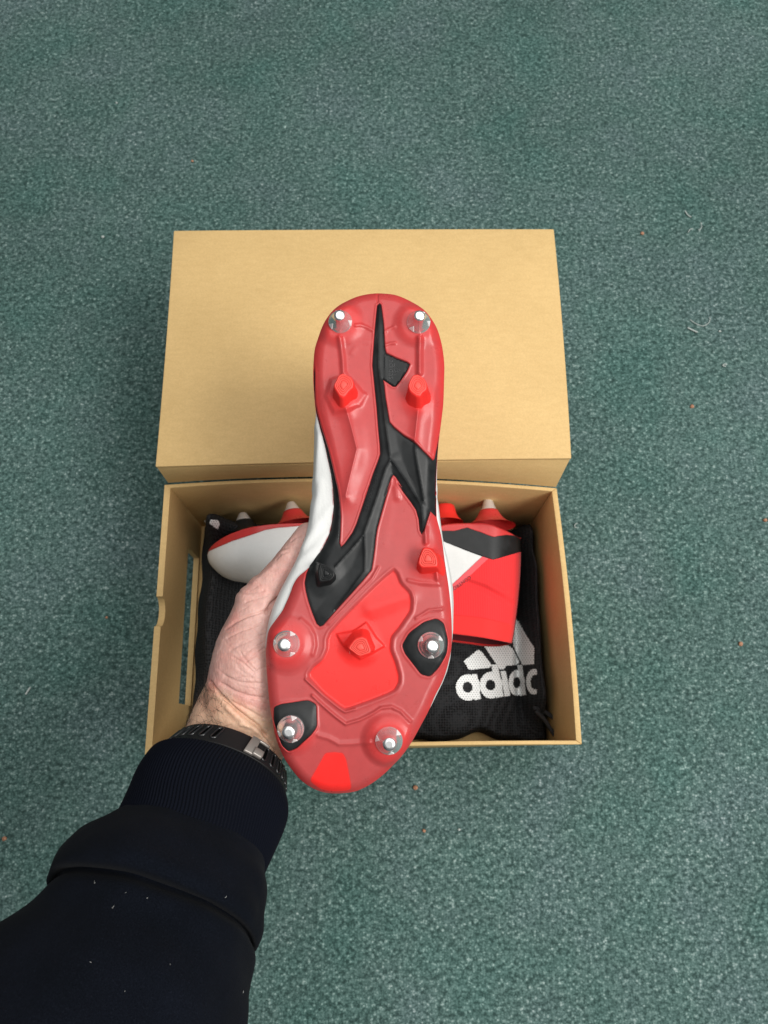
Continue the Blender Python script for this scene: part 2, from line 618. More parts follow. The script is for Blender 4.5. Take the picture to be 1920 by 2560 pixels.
# lid, hinged on the back wall, folded back
LZ = RIM + 0.030
LH = CAM[2] - LZ
lFL, lFR, lBR, lBL = (on_z(*p, LZ)[:2] for p in ((388, 1167), (1429, 1146), (1385, 572), (434, 576)))


def panel_outline(z, d=0.0):
    pts = []
    c = (lFL + lFR + lBR + lBL) / 4
    for a, b_, bow in ((lFL, lFR, -0.0012), (lFR, lBR, 0.0012), (lBR, lBL, 0.0006), (lBL, lFL, -0.0008)):
        for t in np.linspace(0, 1, 9)[:-1]:
            p = a + (b_ - a) * t
            nrm = np.array([(b_ - a)[1], -(b_ - a)[0]]); nrm /= np.linalg.norm(nrm)
            p = p + nrm * bow * 4 * t * (1 - t)
            pts.append((*(p + (c - p) * d), z))
    return pts


lid = slab('lid', panel_outline(LZ), panel_outline(LZ - 0.003), M_card, box, bev=0.0011)


def lip(a, b_, a2, b2, th, name='lid_flap', n=12, bow=0.0):
    """flap from top edge a-b down to a2-b2"""
    t = np.linspace(0, 1, n + 1)
    top = [a + (b_ - a) * s for s in t]
    bot = [a2 + (b2 - a2) * s + np.array([0, bow * 4 * s * (1 - s), 0]) for s in t]
    d = np.asarray(th, float)
    A = np.array(top + bot[::-1])
    return slab(name, A, A + d, M_card, lid, bev=0.0004, strip=True)


z3 = lambda p, z: np.array([p[0], p[1], z])
lip(z3(lFL + [.0006, .0004], LZ - .0031), z3(lFR + [-.0006, .0004], LZ - .0031), on_z(420, 1207.5, RIM + .0006), on_z(1390, 1218, RIM + .0006), (0, .003, 0), bow=0.0075)
lip(z3(lFL + [.0005, .004], LZ - .0031), z3(lBL + [.0005, -.004], LZ - .0031), z3(lFL + [.0005, .006], LZ - .030), z3(lBL + [.0005, -.004], LZ - .030), (.003, 0, 0))
lip(z3(lFR + [-.0035, .004], LZ - .0031), z3(lBR + [-.0035, -.004], LZ - .0031), z3(lFR + [-.0035, .006], LZ - .030), z3(lBR + [-.0035, -.004], LZ - .030), (.003, 0, 0))
lip(z3(lBL + [.001, -.0035], LZ - .0031), z3(lBR + [-.001, -.0035], LZ - .0031), z3(lBL + [.001, -.0035], LZ - .032), z3(lBR + [-.001, -.0035], LZ - .032), (0, .003, 0))

# ------------------------------------------------------------------ drawstring bag in the box
bag = empty('drawstring_bag', (ctr[0], ctr[1], 0.006))
tag(bag, 'black mesh drawstring bag with white printed logo lying in the box', 'drawstring bag')


def pz(px, py, z): return on_z(px, py, z)


def bag_height(x, y):
    x = np.asarray(x); y = np.asarray(y)
    z = 0.026 + 0 * x
    for i, (fx, fy, a) in enumerate(((23, 31, .0035), (57, 38, .0022), (90, 70, .0013), (31, 110, .0012))):
        z = z + a * np.sin(fx * x + 1.7 * i + 2.1 * np.sin(19 * y + i)) * np.sin(fy * y + 0.9 * i + 1.3 * np.sin(23 * x))
    # padded part that carries the logo
    z = z + 0.012 * np.exp(-((x - 0.070) / 0.06) ** 2 - ((y - 0.06) / 0.06) ** 2)
    # tall fold along the right wall, with a crease before it
    wx = iFR[0] + (iBR[0] - iFR[0]) * y / iBR[1]
    xr = wx - 0.0075 - 0.002 * np.sin(28 * y)
    z = z + np.exp(-((x - xr) / 0.0075) ** 2) * (0.036 + 0.007 * np.sin(35 * y + 1)) * sstep((y - 0.008) / 0.04) * (1 - 0.75 * sstep((y - 0.155) / 0.04))
    z = z - 0.014 * np.exp(-((x - (xr - 0.0135)) / 0.0042) ** 2) * sstep((y - 0.015) / 0.03)
    # roll of cloth behind the toe, on the left and back
    z = z + 0.034 * np.exp(-((x + 0.158) / 0.014) ** 2) * sstep((y - 0.02) / 0.08)
    z = z + 0.050 * np.exp(-((y - 0.194) / 0.012) ** 2) * sstep((x + 0.172) / 0.02) * (1 - 0.55 * sstep((x - 0.03) / 0.03))
    return z


NX, NY = 330, 220
X0, X1, Y0, Y1 = iBL[0] + .0060, iFR[0] - .001, 0.0050, iBR[1] - .003
gx, gy = np.meshgrid(np.linspace(0, 1, NX), np.linspace(0, 1, NY))
wob = 0.0012 * np.sin(30 * gx * 1.0 + 1) + 0.0008 * np.sin(71 * gx)
bx = X0 + (X1 - X0 - 0.0062 * gy) * gx + 0.001 * np.sin(9 * gy * 3.1) * (1 - gx)
by = Y0 + (Y1 - Y0) * gy + (wob + .008 * np.exp(-((gx - .80) / .05) ** 2)) * (1 - gy)
bz = bag_height(bx, by)
e = np.minimum(np.minimum(gx, 1 - gx) * (X1 - X0), np.minimum(gy, 1 - gy) * (Y1 - Y0))
edge = np.sqrt(np.clip(1 - (1 - np.clip(e / 0.006, 0, 1)) ** 2, 0, 1))
bz = 0.0046 + (bz - 0.0046) * edge
V = np.stack([bx, by, bz], -1).reshape(-1, 3)
add('bag_cloth', V, grid_faces(NY, NX), M_bag, bag)


def bag_z(P):  # surface height under world x, y
    return bag_height(P[:, 0], P[:, 1])


def drape(px, py, lift=0.0011):
    """ray to the bag surface"""
    z = np.full(len(px), 0.035)
    for _ in range(12):
        P = pz(px, py, z)
        z = 0.5 * z + 0.5 * (bag_z(P) + lift)
    P = pz(px, py, z)
    return P


def logo_patch(name, mask_fn, x0, x1, y0, y1, step, parent, lift=0.0012):
    nx, ny = int((x1 - x0) / step), int((y1 - y0) / step)
    gx_, gy_ = np.meshgrid(x0 + np.arange(nx) * step, y0 + np.arange(ny) * step)
    Q = np.stack([gx_.ravel(), gy_.ravel()], -1)
    J = np.stack([0.8 * np.sin(Q[:, 1] * 2 * math.pi / 5.2), 0.8 * np.sin(Q[:, 0] * 2 * math.pi / 5.2)], -1)
    m = mask_fn(Q + J)
    keep = grid_faces(ny, nx)
    keep = keep[m[keep].sum(1) >= 3]
    used = np.unique(keep)
    re = np.full(len(Q), -1); re[used] = np.arange(len(used))
    P = drape(Q[used, 0], Q[used, 1], lift)
    row = np.floor(Q[used, 1] / 5.4)
    du_ = (Q[used, 0] / 6.6 + 0.5 * (row % 2)) % 1 - 0.5
    dv_ = (Q[used, 1] / 5.4) % 1 - 0.5
    w = np.clip((np.hypot(du_ * 1.25, dv_) - 0.16) / 0.16, 0, 1)
    P[:, 2] += 0.0006 * (w - 0.5)
    return add(name, P, re[keep], M_logo, parent, attrs={'weave': w})


def ell(Q, c, r):
    c = cH([c])[0]
    return ((Q[:, 0] - c[0]) / (r[0] / 4.608)) ** 2 + ((Q[:, 1] - c[1]) / (r[1] / 4.608)) ** 2 < 1


def polyH(Q, pts): return inside(Q, np.array(cH(pts)))


def letter_round(c, ro, ri, stem, hole=None):
    return lambda Q: (ell(Q, c, ro) | polyH(Q, stem)) & ~ell(Q, hole or c, ri)


BX = (1100, 1352, 1535, 1765)
logo_patch('logo_bar', lambda Q: polyH(Q, [(440, 755), (480, 780), (595, 930), (575, 965), (370, 988), (330, 985), (273, 890), (300, 865)]), *BX, 1.05, bag)
logo_patch('logo_bar', lambda Q: polyH(Q, [(460, 645), (520, 645), (800, 715), (840, 745), (915, 905), (880, 935), (770, 942), (735, 985), (690, 985), (640, 915)]), *BX, 1.05, bag)
logo_patch('logo_bar', lambda Q: polyH(Q, [(868, 395), (905, 430), (1000, 600), (1085, 730), (1085, 925), (950, 935), (905, 850), (845, 715), (830, 590), (830, 480)]), *BX, 1.05, bag)
logo_patch('logo_letter', letter_round((325, 1192), (143, 152), (56, 62), [(370, 1040), (428, 1036), (472, 1325), (400, 1340)], (318, 1190)), *BX, 1.05, bag)
logo_patch('logo_letter', letter_round((588, 1165), (132, 155), (55, 60), [(590, 928), (668, 928), (735, 1298), (650, 1310)], (581, 1165)), *BX, 1.05, bag)
logo_patch('logo_letter', lambda Q: polyH(Q, [(697, 1005), (757, 1000), (812, 1288), (742, 1297)]), *BX, 1.05, bag)
logo_patch('logo_letter', letter_round((883, 1138), (94, 148), (40, 62), [(893, 935), (948, 930), (992, 1278), (920, 1292)]), *BX, 1.05, bag)
logo_patch('logo_letter', lambda Q: ell(Q, (1082, 1125), (92, 148)) & ~ell(Q, (1094, 1130), (50, 84)) & (Q[:, 0] < 1342), *BX, 1.05, bag)
logo_patch('logo_patch', lambda Q: inside(Q, np.array(cE([(535, 515), (600, 500), (670, 508), (685, 545), (668, 590), (640, 575), (600, 545)]))), 505, 553, 1295, 1325, 1.05, bag)

for pts in ([(1335, 1770), (1352, 1774), (1377, 1790), (1400, 1815), (1414, 1850)], [(1340, 1778), (1362, 1800), (1384, 1834), (1404, 1858)]):
    P = catmull([pz(x, y, 0.052 - 0.004 * i) for i, (x, y) in enumerate(pts)], 10)
    add('drawstring', *tube(P, 0.0019, 10), M_cord, bag)

# ------------------------------------------------------------------ the boot held in the hand
nc = np.array([-18.0, 200.0, 1925.0]); nc /= np.linalg.norm(nc)       # away from the camera, camera axes x right, y down, z forward
R2W = np.array([[1, 0, 0], [0, -CT, ST], [0, -ST, -CT]])              # camera (right, down, forward) -> world
nz = -(R2W @ nc)
ex = np.array([1.0, 0, 0]) - nz * nz[0]; ex /= np.linalg.norm(ex)
ey = np.cross(nz, ex)
BO = at(900, 1400, 0.4475)
BM = Matrix(((ex[0], ey[0], nz[0], BO[0]), (ex[1], ey[1], nz[1], BO[1]), (ex[2], ey[2], nz[2], BO[2]), (0, 0, 0, 1)))
B3 = np.stack([ex, ey, nz], 1)


def loc(pts, h=0.0):
    """photograph pixels -> boot coordinates on the plane h above the sole plane"""
    p = np.asarray(pts, float)
    d = rays(p[:, 0], p[:, 1])
    o = BO + nz * np.broadcast_to(np.asarray(h, float), (len(p),))[:, None]
    t = ((o - CAM) @ nz) / (d @ nz)
    W = CAM + d * t[:, None] - BO
    return np.stack([W @ ex, W @ ey], -1)


boot = empty('football_boot', (0, 0, 0), BM)
tag(boot, 'football boot held up in the hand, red sole with metal studs facing the camera', 'football boot', 'pair of football boots')

outline_px = (cA([(880, 132), (1000, 145), (1100, 180), (1200, 235), (1290, 310), (1360, 400), (1410, 490), (1445, 600), (1465, 720), (1473, 830), (1470, 950),
                  (1466, 1100), (1460, 1200), (1447, 1310), (1432, 1430), (1417, 1560), (1406, 1700), (1398, 1850), (1394, 2036)])
              + cB([(1386, 100), (1384, 200), (1388, 290), (1402, 350), (1420, 420), (1433, 500), (1445, 600), (1460, 700), (1476, 800), (1488, 900), (1497, 1000),
                    (1502, 1100), (1503, 1200)])
              + cC([(1497, 250), (1482, 330), (1460, 420), (1425, 512), (1374, 612), (1330, 716), (1270, 830), (1220, 920), (1160, 1010), (1090, 1100),
                    (1000, 1195), (900, 1275), (800, 1330), (720, 1352), (610, 1360), (520, 1350), (430, 1315), (350, 1260), (280, 1180), (220, 1090), (180, 1000),
                    (150, 900), (130, 800), (113, 720), (100, 620), (90, 500), (82, 400), (80, 300), (85, 220), (103, 110)])
              + cB([(150, 1080), (200, 1010), (225, 960), (260, 880), (290, 800), (330, 740), (400, 680), (445, 625), (500, 530), (545, 450), (570, 380), (588, 280),
                    (592, 180), (588, 80)])
              + cA([(410, 1890), (395, 1800), (370, 1680), (345, 1560), (310, 1430), (285, 1330), (263, 1240), (250, 1130), (241, 1000), (238, 880), (243, 760), (255, 650),
                    (290, 540), (330, 445), (380, 362), (440, 290), (520, 225), (620, 175), (700, 150), (790, 135)]))
OUT0 = loc(outline_px)
yT, yB = OUT0[:, 1].max(), OUT0[:, 1].min()


def base_h(Q):
    t = (Q[:, 1] - yB) / (yT - yB)
    h = -0.006 * np.clip(1 - t / 0.16, 0, 1) ** 2 - 0.0035 * np.exp(-((t - 0.52) / 0.14) ** 2) - 0.002 * np.clip((t - 0.9) / 0.1, 0, 1) ** 2
    return h


OUT = catmull(loc(outline_px, base_h(OUT0) - 0.0055), 6, True)


def sloc(px):
    '''photograph pixels -> boot coordinates on the sole surface itself'''
    Q = loc(px)
    dd = seg_dist(Q, OUT[::3], True) * np.where(inside(Q, OUT[::3]), 1, 0)
    return loc(px, base_h(Q) - 0.0045 * np.clip(1 - dd / 0.007, 0, 1) ** 2)


iT, iB = OUT[:, 1].argmax(), OUT[:, 1].argmin()
yT, yB = OUT[iT, 1], OUT[iB, 1]
seq = np.concatenate([OUT[iT:], OUT[:iT]])
jb = (iB - iT) % len(OUT)
right, left = seq[:jb + 1], np.concatenate([seq[jb:], seq[:1]])
right = right[np.argsort(-right[:, 1])]; left = left[np.argsort(left[:, 1])]


def xr_at(y): return np.interp(y, right[::-1, 1], right[::-1, 0])
def xl_at(y): return np.interp(y, left[:, 1], left[:, 0])


BLACK = sloc(cA([(860, 222), (876, 235), (885, 300), (900, 420), (905, 520), (912, 640), (925, 688), (1020, 733), (1120, 772), (1148, 795),
                (1120, 860), (1060, 950), (1015, 1003), (990, 1003), (935, 965), (895, 938), (905, 1000), (915, 1100), (935, 1220), (955, 1340),
                (1000, 1390), (1090, 1465), (1160, 1510), (1210, 1550), (1280, 1620), (1345, 1680), (1366, 1698), (1382, 1685), (1392, 1630), (1408, 1560), (1421, 1480), (1432, 1425),
                (1416, 1560), (1405, 1700), (1397, 1850), (1393, 2036)])
            + cB([(1385, 100), (1383, 200), (1385, 282), (1340, 240), (1310, 320), (1290, 390), (1272, 415), (1258, 385), (1250, 300), (1230, 230), (1190, 170), (1130, 90), (1085, 20)])
            + cA([(1080, 1960), (1015, 1855), (992, 1835), (970, 1865), (930, 1990), (915, 2036)])
            + cB([(1030, 25), (1000, 120), (960, 260), (930, 370), (918, 440), (910, 520), (900, 600), (885, 690), (820, 770), (740, 860), (640, 970), (560, 1060),
                  (515, 1115), (490, 1125), (465, 1105), (430, 1020), (400, 930), (380, 850), (372, 790), (385, 720), (410, 660), (437, 625),
                  (500, 530), (545, 450), (570, 380), (588, 280), (592, 180), (588, 80)])
            + cA([(410, 1890), (395, 1800), (370, 1680), (345, 1560), (310, 1430), (285, 1330), (263, 1240), (250, 1130), (241, 1000), (239, 880), (243, 800),
                  (252, 880), (252, 1000), (256, 1150), (275, 1250), (310, 1380), (340, 1470), (380, 1600), (410, 1720), (440, 1850), (470, 1980), (480, 2036)])
            + cB([(622, 40), (635, 120), (645, 200), (650, 280), (648, 360), (645, 430), (640, 485), (652, 515), (680, 490), (740, 405), (770, 340), (810, 220), (850, 100), (885, 0)])
            + cA([(725, 2036), (760, 1950), (800, 1830), (850, 1700), (868, 1640), (865, 1560), (850, 1400), (835, 1200), (815, 1000), (805, 900), (795, 800), (800, 720),
                  (815, 520), (825, 400), (835, 300), (842, 240)]))
SUR_R = sloc(rounded(cC([(1385, 20), (1440, 55), (1472, 190), (1462, 290), (1400, 400), (1335, 465), (1270, 450), (1145, 290), (1122, 225), (1175, 130), (1290, 45)]), 0.3, 4))
SUR_L = sloc(rounded(cC([(140, 700), (190, 678), (400, 648), (460, 680), (467, 850), (425, 910), (310, 1015), (250, 1040), (200, 990), (138, 800)]), 0.3, 4))
FORE = sloc(rounded(cB([(1060, 678), (1092, 715), (1120, 790), (1190, 860), (1205, 925), (1198, 1010), (1110, 1140), (1050, 1210), (1042, 1300), (1080, 1390), (1110, 1500),
                       (1108, 1560), (1075, 1620), (1020, 1650), (880, 1705), (720, 1762), (680, 1768), (640, 1745), (520, 1655), (400, 1520), (395, 1490), (430, 1435), (505, 1375),
                       (540, 1295), (540, 1225), (560, 1175), (640, 1080), (800, 915), (900, 815), (1000, 725)]), 0.3, 4))
TOEZ = sloc(rounded(cC([(530, 1050), (600, 1042), (670, 1050), (695, 1100), (715, 1200), (740, 1345), (600, 1358), (500, 1345), (405, 1270), (470, 1160)]), 0.3, 4))

metal_px = [(cA([(495, 408)])[0], 7.0, 'heel'), (cA([(1228, 412)])[0], 7.0, 'heel'), (cC([(240, 210)])[0], 7.5, ''), (cC([(1340, 222)])[0], 7.5, ''),
            (cC([(270, 862)])[0], 7.5, ''), (cC([(1020, 948)])[0], 7.7, '')]
METAL = sloc([m[0] for m in metal_px])
TIP_H = 0.0085
blade_px = [
    (cA([(495, 885), (520, 876), (600, 918), (620, 965), (615, 1010), (575, 1042), (540, 1090), (515, 1106), (485, 1092), (440, 1020), (430, 990), (450, 955), (475, 900)]), cA([(535, 1120)])[0], 'red'),
    (cA([(1175, 898), (1220, 884), (1280, 918), (1310, 975), (1310, 1030), (1265, 1062), (1245, 1096), (1210, 1096), (1150, 1050), (1130, 1000), (1145, 950)]), cA([(1228, 1125)])[0], 'red'),
    (cB([(1285, 518), (1340, 525), (1387, 580), (1397, 640), (1390, 668), (1270, 672), (1245, 640), (1255, 590)]), cB([(1333, 640)])[0], 'red'),
    (cC([(815, 158), (850, 172), (885, 260), (880, 286), (800, 313), (775, 302), (710, 252), (715, 233), (760, 175)]), cC([(795, 205)])[0], 'red'),
    (cB([(486, 638), (540, 650), (606, 710), (602, 740), (572, 772), (488, 788), (478, 720)]), cB([(530, 745)])[0], 'black')]
BLADE_C = sloc([b_[1] for b_ in blade_px])

DETAIL = {}


def tent(d, w): return np.clip(1 - d / w, 0, 1)


def boss_h(Q):
    h = np.zeros(len(Q))
    for c, m in zip(METAL, metal_px):
        d = np.linalg.norm(Q - c, axis=1)
        h += 0.0022 * sstep(1 - (d - 0.0085) / 0.0085)
    for c in BLADE_C[:4]:
        d = np.linalg.norm(Q - c, axis=1)
        h += 0.0022 * sstep(1 - d / 0.015)
    return h


def red_h(Q, dout):
    h = base_h(Q) - 0.0045 * np.clip(1 - dout / 0.007, 0, 1) ** 2 + boss_h(Q)

    def ridge(px, amp, w, sharp=True):
        nonlocal h
        d = seg_dist(Q, sloc(px))
        h = h + amp * (np.exp(-d / w) if sharp else np.exp(-(d / (0.75 * w)) ** 2))
    ridge(cA([(490, 560), (515, 720), (525, 880)]), 0.0016, 0.0022, False)
    ridge(cA([(550, 1230), (600, 1400), (650, 1600), (600, 1800), (545, 2036)]) + cB([(695, 140)]), 0.0030, 0.0044)
    ridge(cA([(735, 1085), (680, 1180)]), 0.0006, 0.0020, False)
    ridge(cA([(690, 1400), (715, 1640), (700, 1740), (580, 2000)]), 0.0005, 0.0050, False)
    ridge(cA([(1240, 560), (1240, 880)]), 0.0022, 0.0024, False)
    ridge(cA([(1222, 1250), (1190, 1540)]), 0.0030, 0.0034)
    ridge(cA([(640, 440), (690, 432), (740, 445), (795, 475)]), 0.0008, 0.0014, False)
    ridge(cA([(605, 690), (640, 630), (690, 590), (760, 580)]), 0.0005, 0.0026, False)
    ridge(cA([(905, 500), (935, 475), (1000, 445)]), 0.0007, 0.0014, False)
    ridge(cA([(915, 620), (960, 600), (1010, 595)]), 0.0008, 0.0012, False)
    ridge(cA([(845, 130), (843, 215)]), -0.0006, 0.0008, False)
    ridge(cC([(380, 485), (520, 608), (640, 705), (685, 735), (760, 715)]), 0.0012, 0.0008, False)
    ridge(cC([(435, 610), (520, 690), (610, 768), (690, 828), (800, 795), (900, 745), (960, 705), (1040, 695), (1110, 730), (1185, 805)]), 0.0015, 0.0012, False)
    ridge(cC([(480, 915), (560, 938), (640, 982), (750, 978), (870, 962)]), 0.0010, 0.0018, False)
    ridge(cB([(1078, 60), (1088, 130)]), 0.0010, 0.0030, False)
    ridge(cB([(1045, 130), (985, 480)]), 0.0003, 0.0040, False)
    ridge(cB([(880, 985), (1190, 880)]), 0.0012, 0.0070, False)
    ridge(cC([(347, 24), (413, 85), (447, 150), (455, 225), (438, 292)]), 0.0008, 0.0015, False)
    ridge(cB([(940, 670), (890, 760), (800, 850), (650, 1010), (560, 1100)]), 0.0008, 0.0012, False)
    ridge(cB([(1170, 770), (1260, 790), (1410, 800)]), 0.0009, 0.0016, False)
    ridge(cB([(1230, 1060), (1330, 1000), (1425, 990)]), 0.0010, 0.0012, False)
    ridge(cB([(1300, 380), (1305, 480)]), 0.0020, 0.0020, False)
    ridge(cB([(1365, 560), (1395, 760)]), 0.0018, 0.0022, False)
    # raised pad under the front-left and front-right studs of the toe
    for px, r in ((cC([(240, 210)])[0], 0.0168), (cC([(1020, 948)])[0], 0.0150)):
        d = np.linalg.norm(Q - sloc([px])[0], axis=1)
        h = h + 0.0010 * sstep((r + 0.002 - d) / 0.005)
    # heel flange
    fl_ = sloc(cA([(345, 1100), (400, 930), (560, 880), (735, 1080), (668, 1195), (560, 1255), (430, 1265)]))
    h = h + 0.0010 * sstep((sdist(Q, fl_) + 0.0012) / 0.0032)
    fl_ = sloc(cC([(615, 138), (750, 115), (848, 45), (925, 165), (992, 232), (900, 285), (800, 335), (700, 265), (650, 200)]))
    h = h + 0.0012 * sstep((sdist(Q, fl_) + 0.0005) / 0.0012)
    # recessed bright field of the forefoot, with a raised rim
    df = sdist(Q, FORE)
    h = h - 0.0014 * sstep((df + 0.0005) / 0.0022) + 0.0004 * np.exp(-((df + 0.001) / 0.0008) ** 2)
    return h


def red_mesh():
    nr, ncol = 640, 250
    a = np.linspace(0, math.pi, nr)
    ease = 0.5 - 0.5 * np.cos(a)
    tt = 0.72 * np.linspace(0, 1, nr) + 0.28 * ease
    yy = yB + (yT - yB) * np.clip(tt, 0.00012, 0.99988)
    s = np.linspace(0, 1, ncol)
    s = 0.85 * s + 0.15 * (0.5 - 0.5 * np.cos(np.pi * s))
    xl, xr = xl_at(yy), xr_at(yy)
    gx_ = xl[:, None] + (xr - xl)[:, None] * s[None]
    gy_ = np.repeat(yy[:, None], ncol, 1)
    Q = np.stack([gx_.ravel(), gy_.ravel()], -1)
    dout = seg_dist(Q, OUT[::2], True)
    h = red_h(Q, dout)
    db = sdist(Q, BLACK)
    for S in (SUR_R, SUR_L):
        db = np.maximum(db, sdist(Q, S))
    lipm = np.exp(-((db + 0.0008) / 0.0006) ** 2) * np.clip(dout / 0.003, 0, 1)
    mk = sstep((db + 0.0003) / 0.0009)
    h = (h + 0.00035 * lipm) * (1 - mk) + (base_h(Q) - 0.0045 * np.clip(1 - dout / 0.007, 0, 1) ** 2 - 0.0034) * mk
    # dye
    dye_ = np.full(len(Q), 0.16)
    t = (Q[:, 1] - yB) / (yT - yB)
    dye_ += 0.16 * sstep((t - 0.42) / 0.2)
    dye_ += 0.30 * np.exp(-(dout / 0.0035) ** 2)
    for c in METAL:
        d = np.linalg.norm(Q - c, axis=1)
        dye_ = np.maximum(dye_, 0.16 + 0.36 * sstep(1 - (d - 0.009) / 0.010))
    for c in BLADE_C[:4]:
        d = np.linalg.norm(Q - c, axis=1)
        dye_ = np.maximum(dye_, 0.20 + 0.72 * np.exp(-(d / 0.0095) ** 2))
    fy = np.clip((FORE[:, 1].max() - Q[:, 1]) / 0.060, 0, 1)
    dye_ = np.maximum(dye_, 0.20 + (0.52 + 0.28 * sstep(fy)) * sstep((sdist(Q, FORE) - 0.0002) / 0.0016))
    dye_ = np.maximum(dye_, 0.20 + 0.80 * sstep((sdist(Q, TOEZ) + 0.0004) / 0.0012))
    P = np.concatenate([Q, h[:, None]], 1).reshape(nr, ncol, 3)
    D = dye_.reshape(nr, ncol)
    # side skirt
    w = np.minimum(0.0012, (xr - xl) * 0.2)
    l1 = P[:, 0].copy(); l1[:, 2] -= 0.0022
    l2 = P[:, 0].copy(); l2[:, 2] -= 0.0065; l2[:, 0] += w * 2
    r1 = P[:, -1].copy(); r1[:, 2] -= 0.0022
    r2 = P[:, -1].copy(); r2[:, 2] -= 0.0065; r2[:, 0] -= w * 2
    P = np.concatenate([l2[:, None], l1[:, None], P, r1[:, None], r2[:, None]], 1)
    D = np.concatenate([D[:, :1], D[:, :1], D, D[:, -1:], D[:, -1:]], 1)
    return P.reshape(-1, 3), grid_faces(nr, ncol + 4), D.ravel()


V, Fc, D = red_mesh()
add('soleplate', V, Fc, M_red, boot, local=True, attrs={'dye': D})


def inlay(name, poly, hfun, step, mat, skirt=0.0025, lines=()):
    poly = np.asarray(poly)
    # even spacing along the rim
    seg = np.linalg.norm(np.roll(poly, -1, 0) - poly, axis=1)
    rim = []
    for p, q, l in zip(poly, np.roll(poly, -1, 0), seg):
        k = max(1, int(l / step))
        for i in range(k): rim.append(p + (q - p) * i / k)
    rim = np.array(rim)
    keep = [0]
    for i in range(1, len(rim)):
        if np.linalg.norm(rim[i] - rim[keep[-1]]) > step * 0.25: keep.append(i)
    rim = rim[keep]
    lo, hi = rim.min(0), rim.max(0)
    gx_, gy_ = np.meshgrid(np.arange(lo[0], hi[0], step), np.arange(lo[1], hi[1], step))
    gx_[1::2] += step / 2
    Q = np.stack([gx_.ravel(), gy_.ravel()], -1)
    Q = Q[sdist(Q, rim) > step * 0.55]
    for ln in lines:
        L = np.concatenate([np.linspace(a_, b_, max(2, int(np.linalg.norm(b_ - a_) / (step * 0.6))), endpoint=False) for a_, b_ in zip(ln[:-1], ln[1:])] + [ln[-1:]])
        L = L[sdist(L, rim) > step * 0.5]
        Q = Q[seg_dist(Q, ln) > step * 0.5]
        Q = np.concatenate([Q, L])
    v2, f2 = cdt(rim, Q)
    h = hfun(v2)
    V = np.concatenate([v2, h[:, None]], 1)
    # skirt along boundary edges
    cnt = {}
    for f_ in f2:
        for i in range(3):
            e_ = (f_[i], f_[(i + 1) % 3])
            k = tuple(sorted(e_))
            cnt[k] = None if k in cnt else e_
    bnd = [e_ for e_ in cnt.values() if e_ is not None]
    low = {}
    V = list(V)
    for a_, b_ in bnd:
        for i in (a_, b_):
            if i not in low:
                low[i] = len(V)
                V.append(np.array([V[i][0], V[i][1], V[i][2] - skirt]))
    F3 = list(f2) + [(b_, a_, low[a_], low[b_]) for a_, b_ in bnd]
    o = add(name, np.array(V), F3, mat, boot, local=True)
    o.data.set_sharp_from_angle(angle=math.radians(22))
    return o


SPINE = sloc(cA([(860, 240), (848, 560), (850, 830), (885, 1100), (920, 1400), (962, 1692)]))
BR_L = sloc(cD([(980, 420), (880, 600), (700, 1180), (560, 1580), (420, 1990)]) )
BR_L2 = sloc(cB([(830, 415), (720, 545), (610, 665)]))
BR_L3 = sloc(cB([(830, 415), (835, 560), (832, 700), (700, 880), (560, 1060)]))
BR_R = sloc(cF([(695, 640), (760, 705), (900, 920), (1040, 1120), (1200, 1380), (1370, 1640)]) + cB([(1268, 212), (1279, 380)]))
RID_R = sloc(cF([(1262, 300), (1258, 420), (1285, 620), (1340, 930), (1405, 1290), (1455, 1570)]))
TAB = sloc(cA([(925, 688), (1020, 733), (1120, 772), (1148, 795), (1120, 860), (1060, 950), (1015, 1003), (990, 1003), (935, 965), (905, 945), (905, 700)]))
EDGE_BLADE = BLADE_C[4]


def black_h(Q):
    dout = seg_dist(Q, OUT[::2], True)
    h = base_h(Q) - 0.0045 * np.clip(1 - dout / 0.007, 0, 1) ** 2 - 0.0006
    tn = np.zeros(len(Q))
    for ln, a_, w_ in ((SPINE, .0013, .0060), (BR_L, .0017, .0075), (BR_L2, .0017, .0085), (BR_L3, .0017, .0085), (BR_R, .0015, .0055), (RID_R, .0016, .0080)):
        d = seg_dist(Q, ln)
        tn = np.maximum(tn, a_ * tent(d, w_) + 0.00045 * np.exp(-(d / 0.0006) ** 2))
    h = h + tn
    h = h + 0.0006 * sstep((sdist(Q, TAB) + 0.0004) / 0.001) * (1 - tent(seg_dist(Q, SPINE), 0.004))
    h = h + 0.0024 * sstep(1 - np.linalg.norm(Q - EDGE_BLADE, axis=1) / 0.014)
    d = sdist(Q, BLACK)
    h = h - 0.0005 * np.exp(-d / 0.0005)
    return h


inlay('chassis_inlay', BLACK, black_h, 0.0009, M_black, 0.003, (SPINE, BR_L, BR_L2, BR_L3, BR_R, RID_R))


def sur_h(S):
    def fn(Q):
        dout = seg_dist(Q, OUT[::2], True)
        d = sdist(Q, S)
        return base_h(Q) - 0.0030 * np.clip(1 - dout / 0.005, 0, 1) ** 2 + 0.6 * boss_h(Q) + 0.0006 * sstep(d / 0.002) - 0.0004
    return fn


inlay('stud_surround', SUR_R, sur_h(SUR_R), 0.0012, M_black)
inlay('stud_surround', SUR_L, sur_h(SUR_L), 0.0012, M_black)


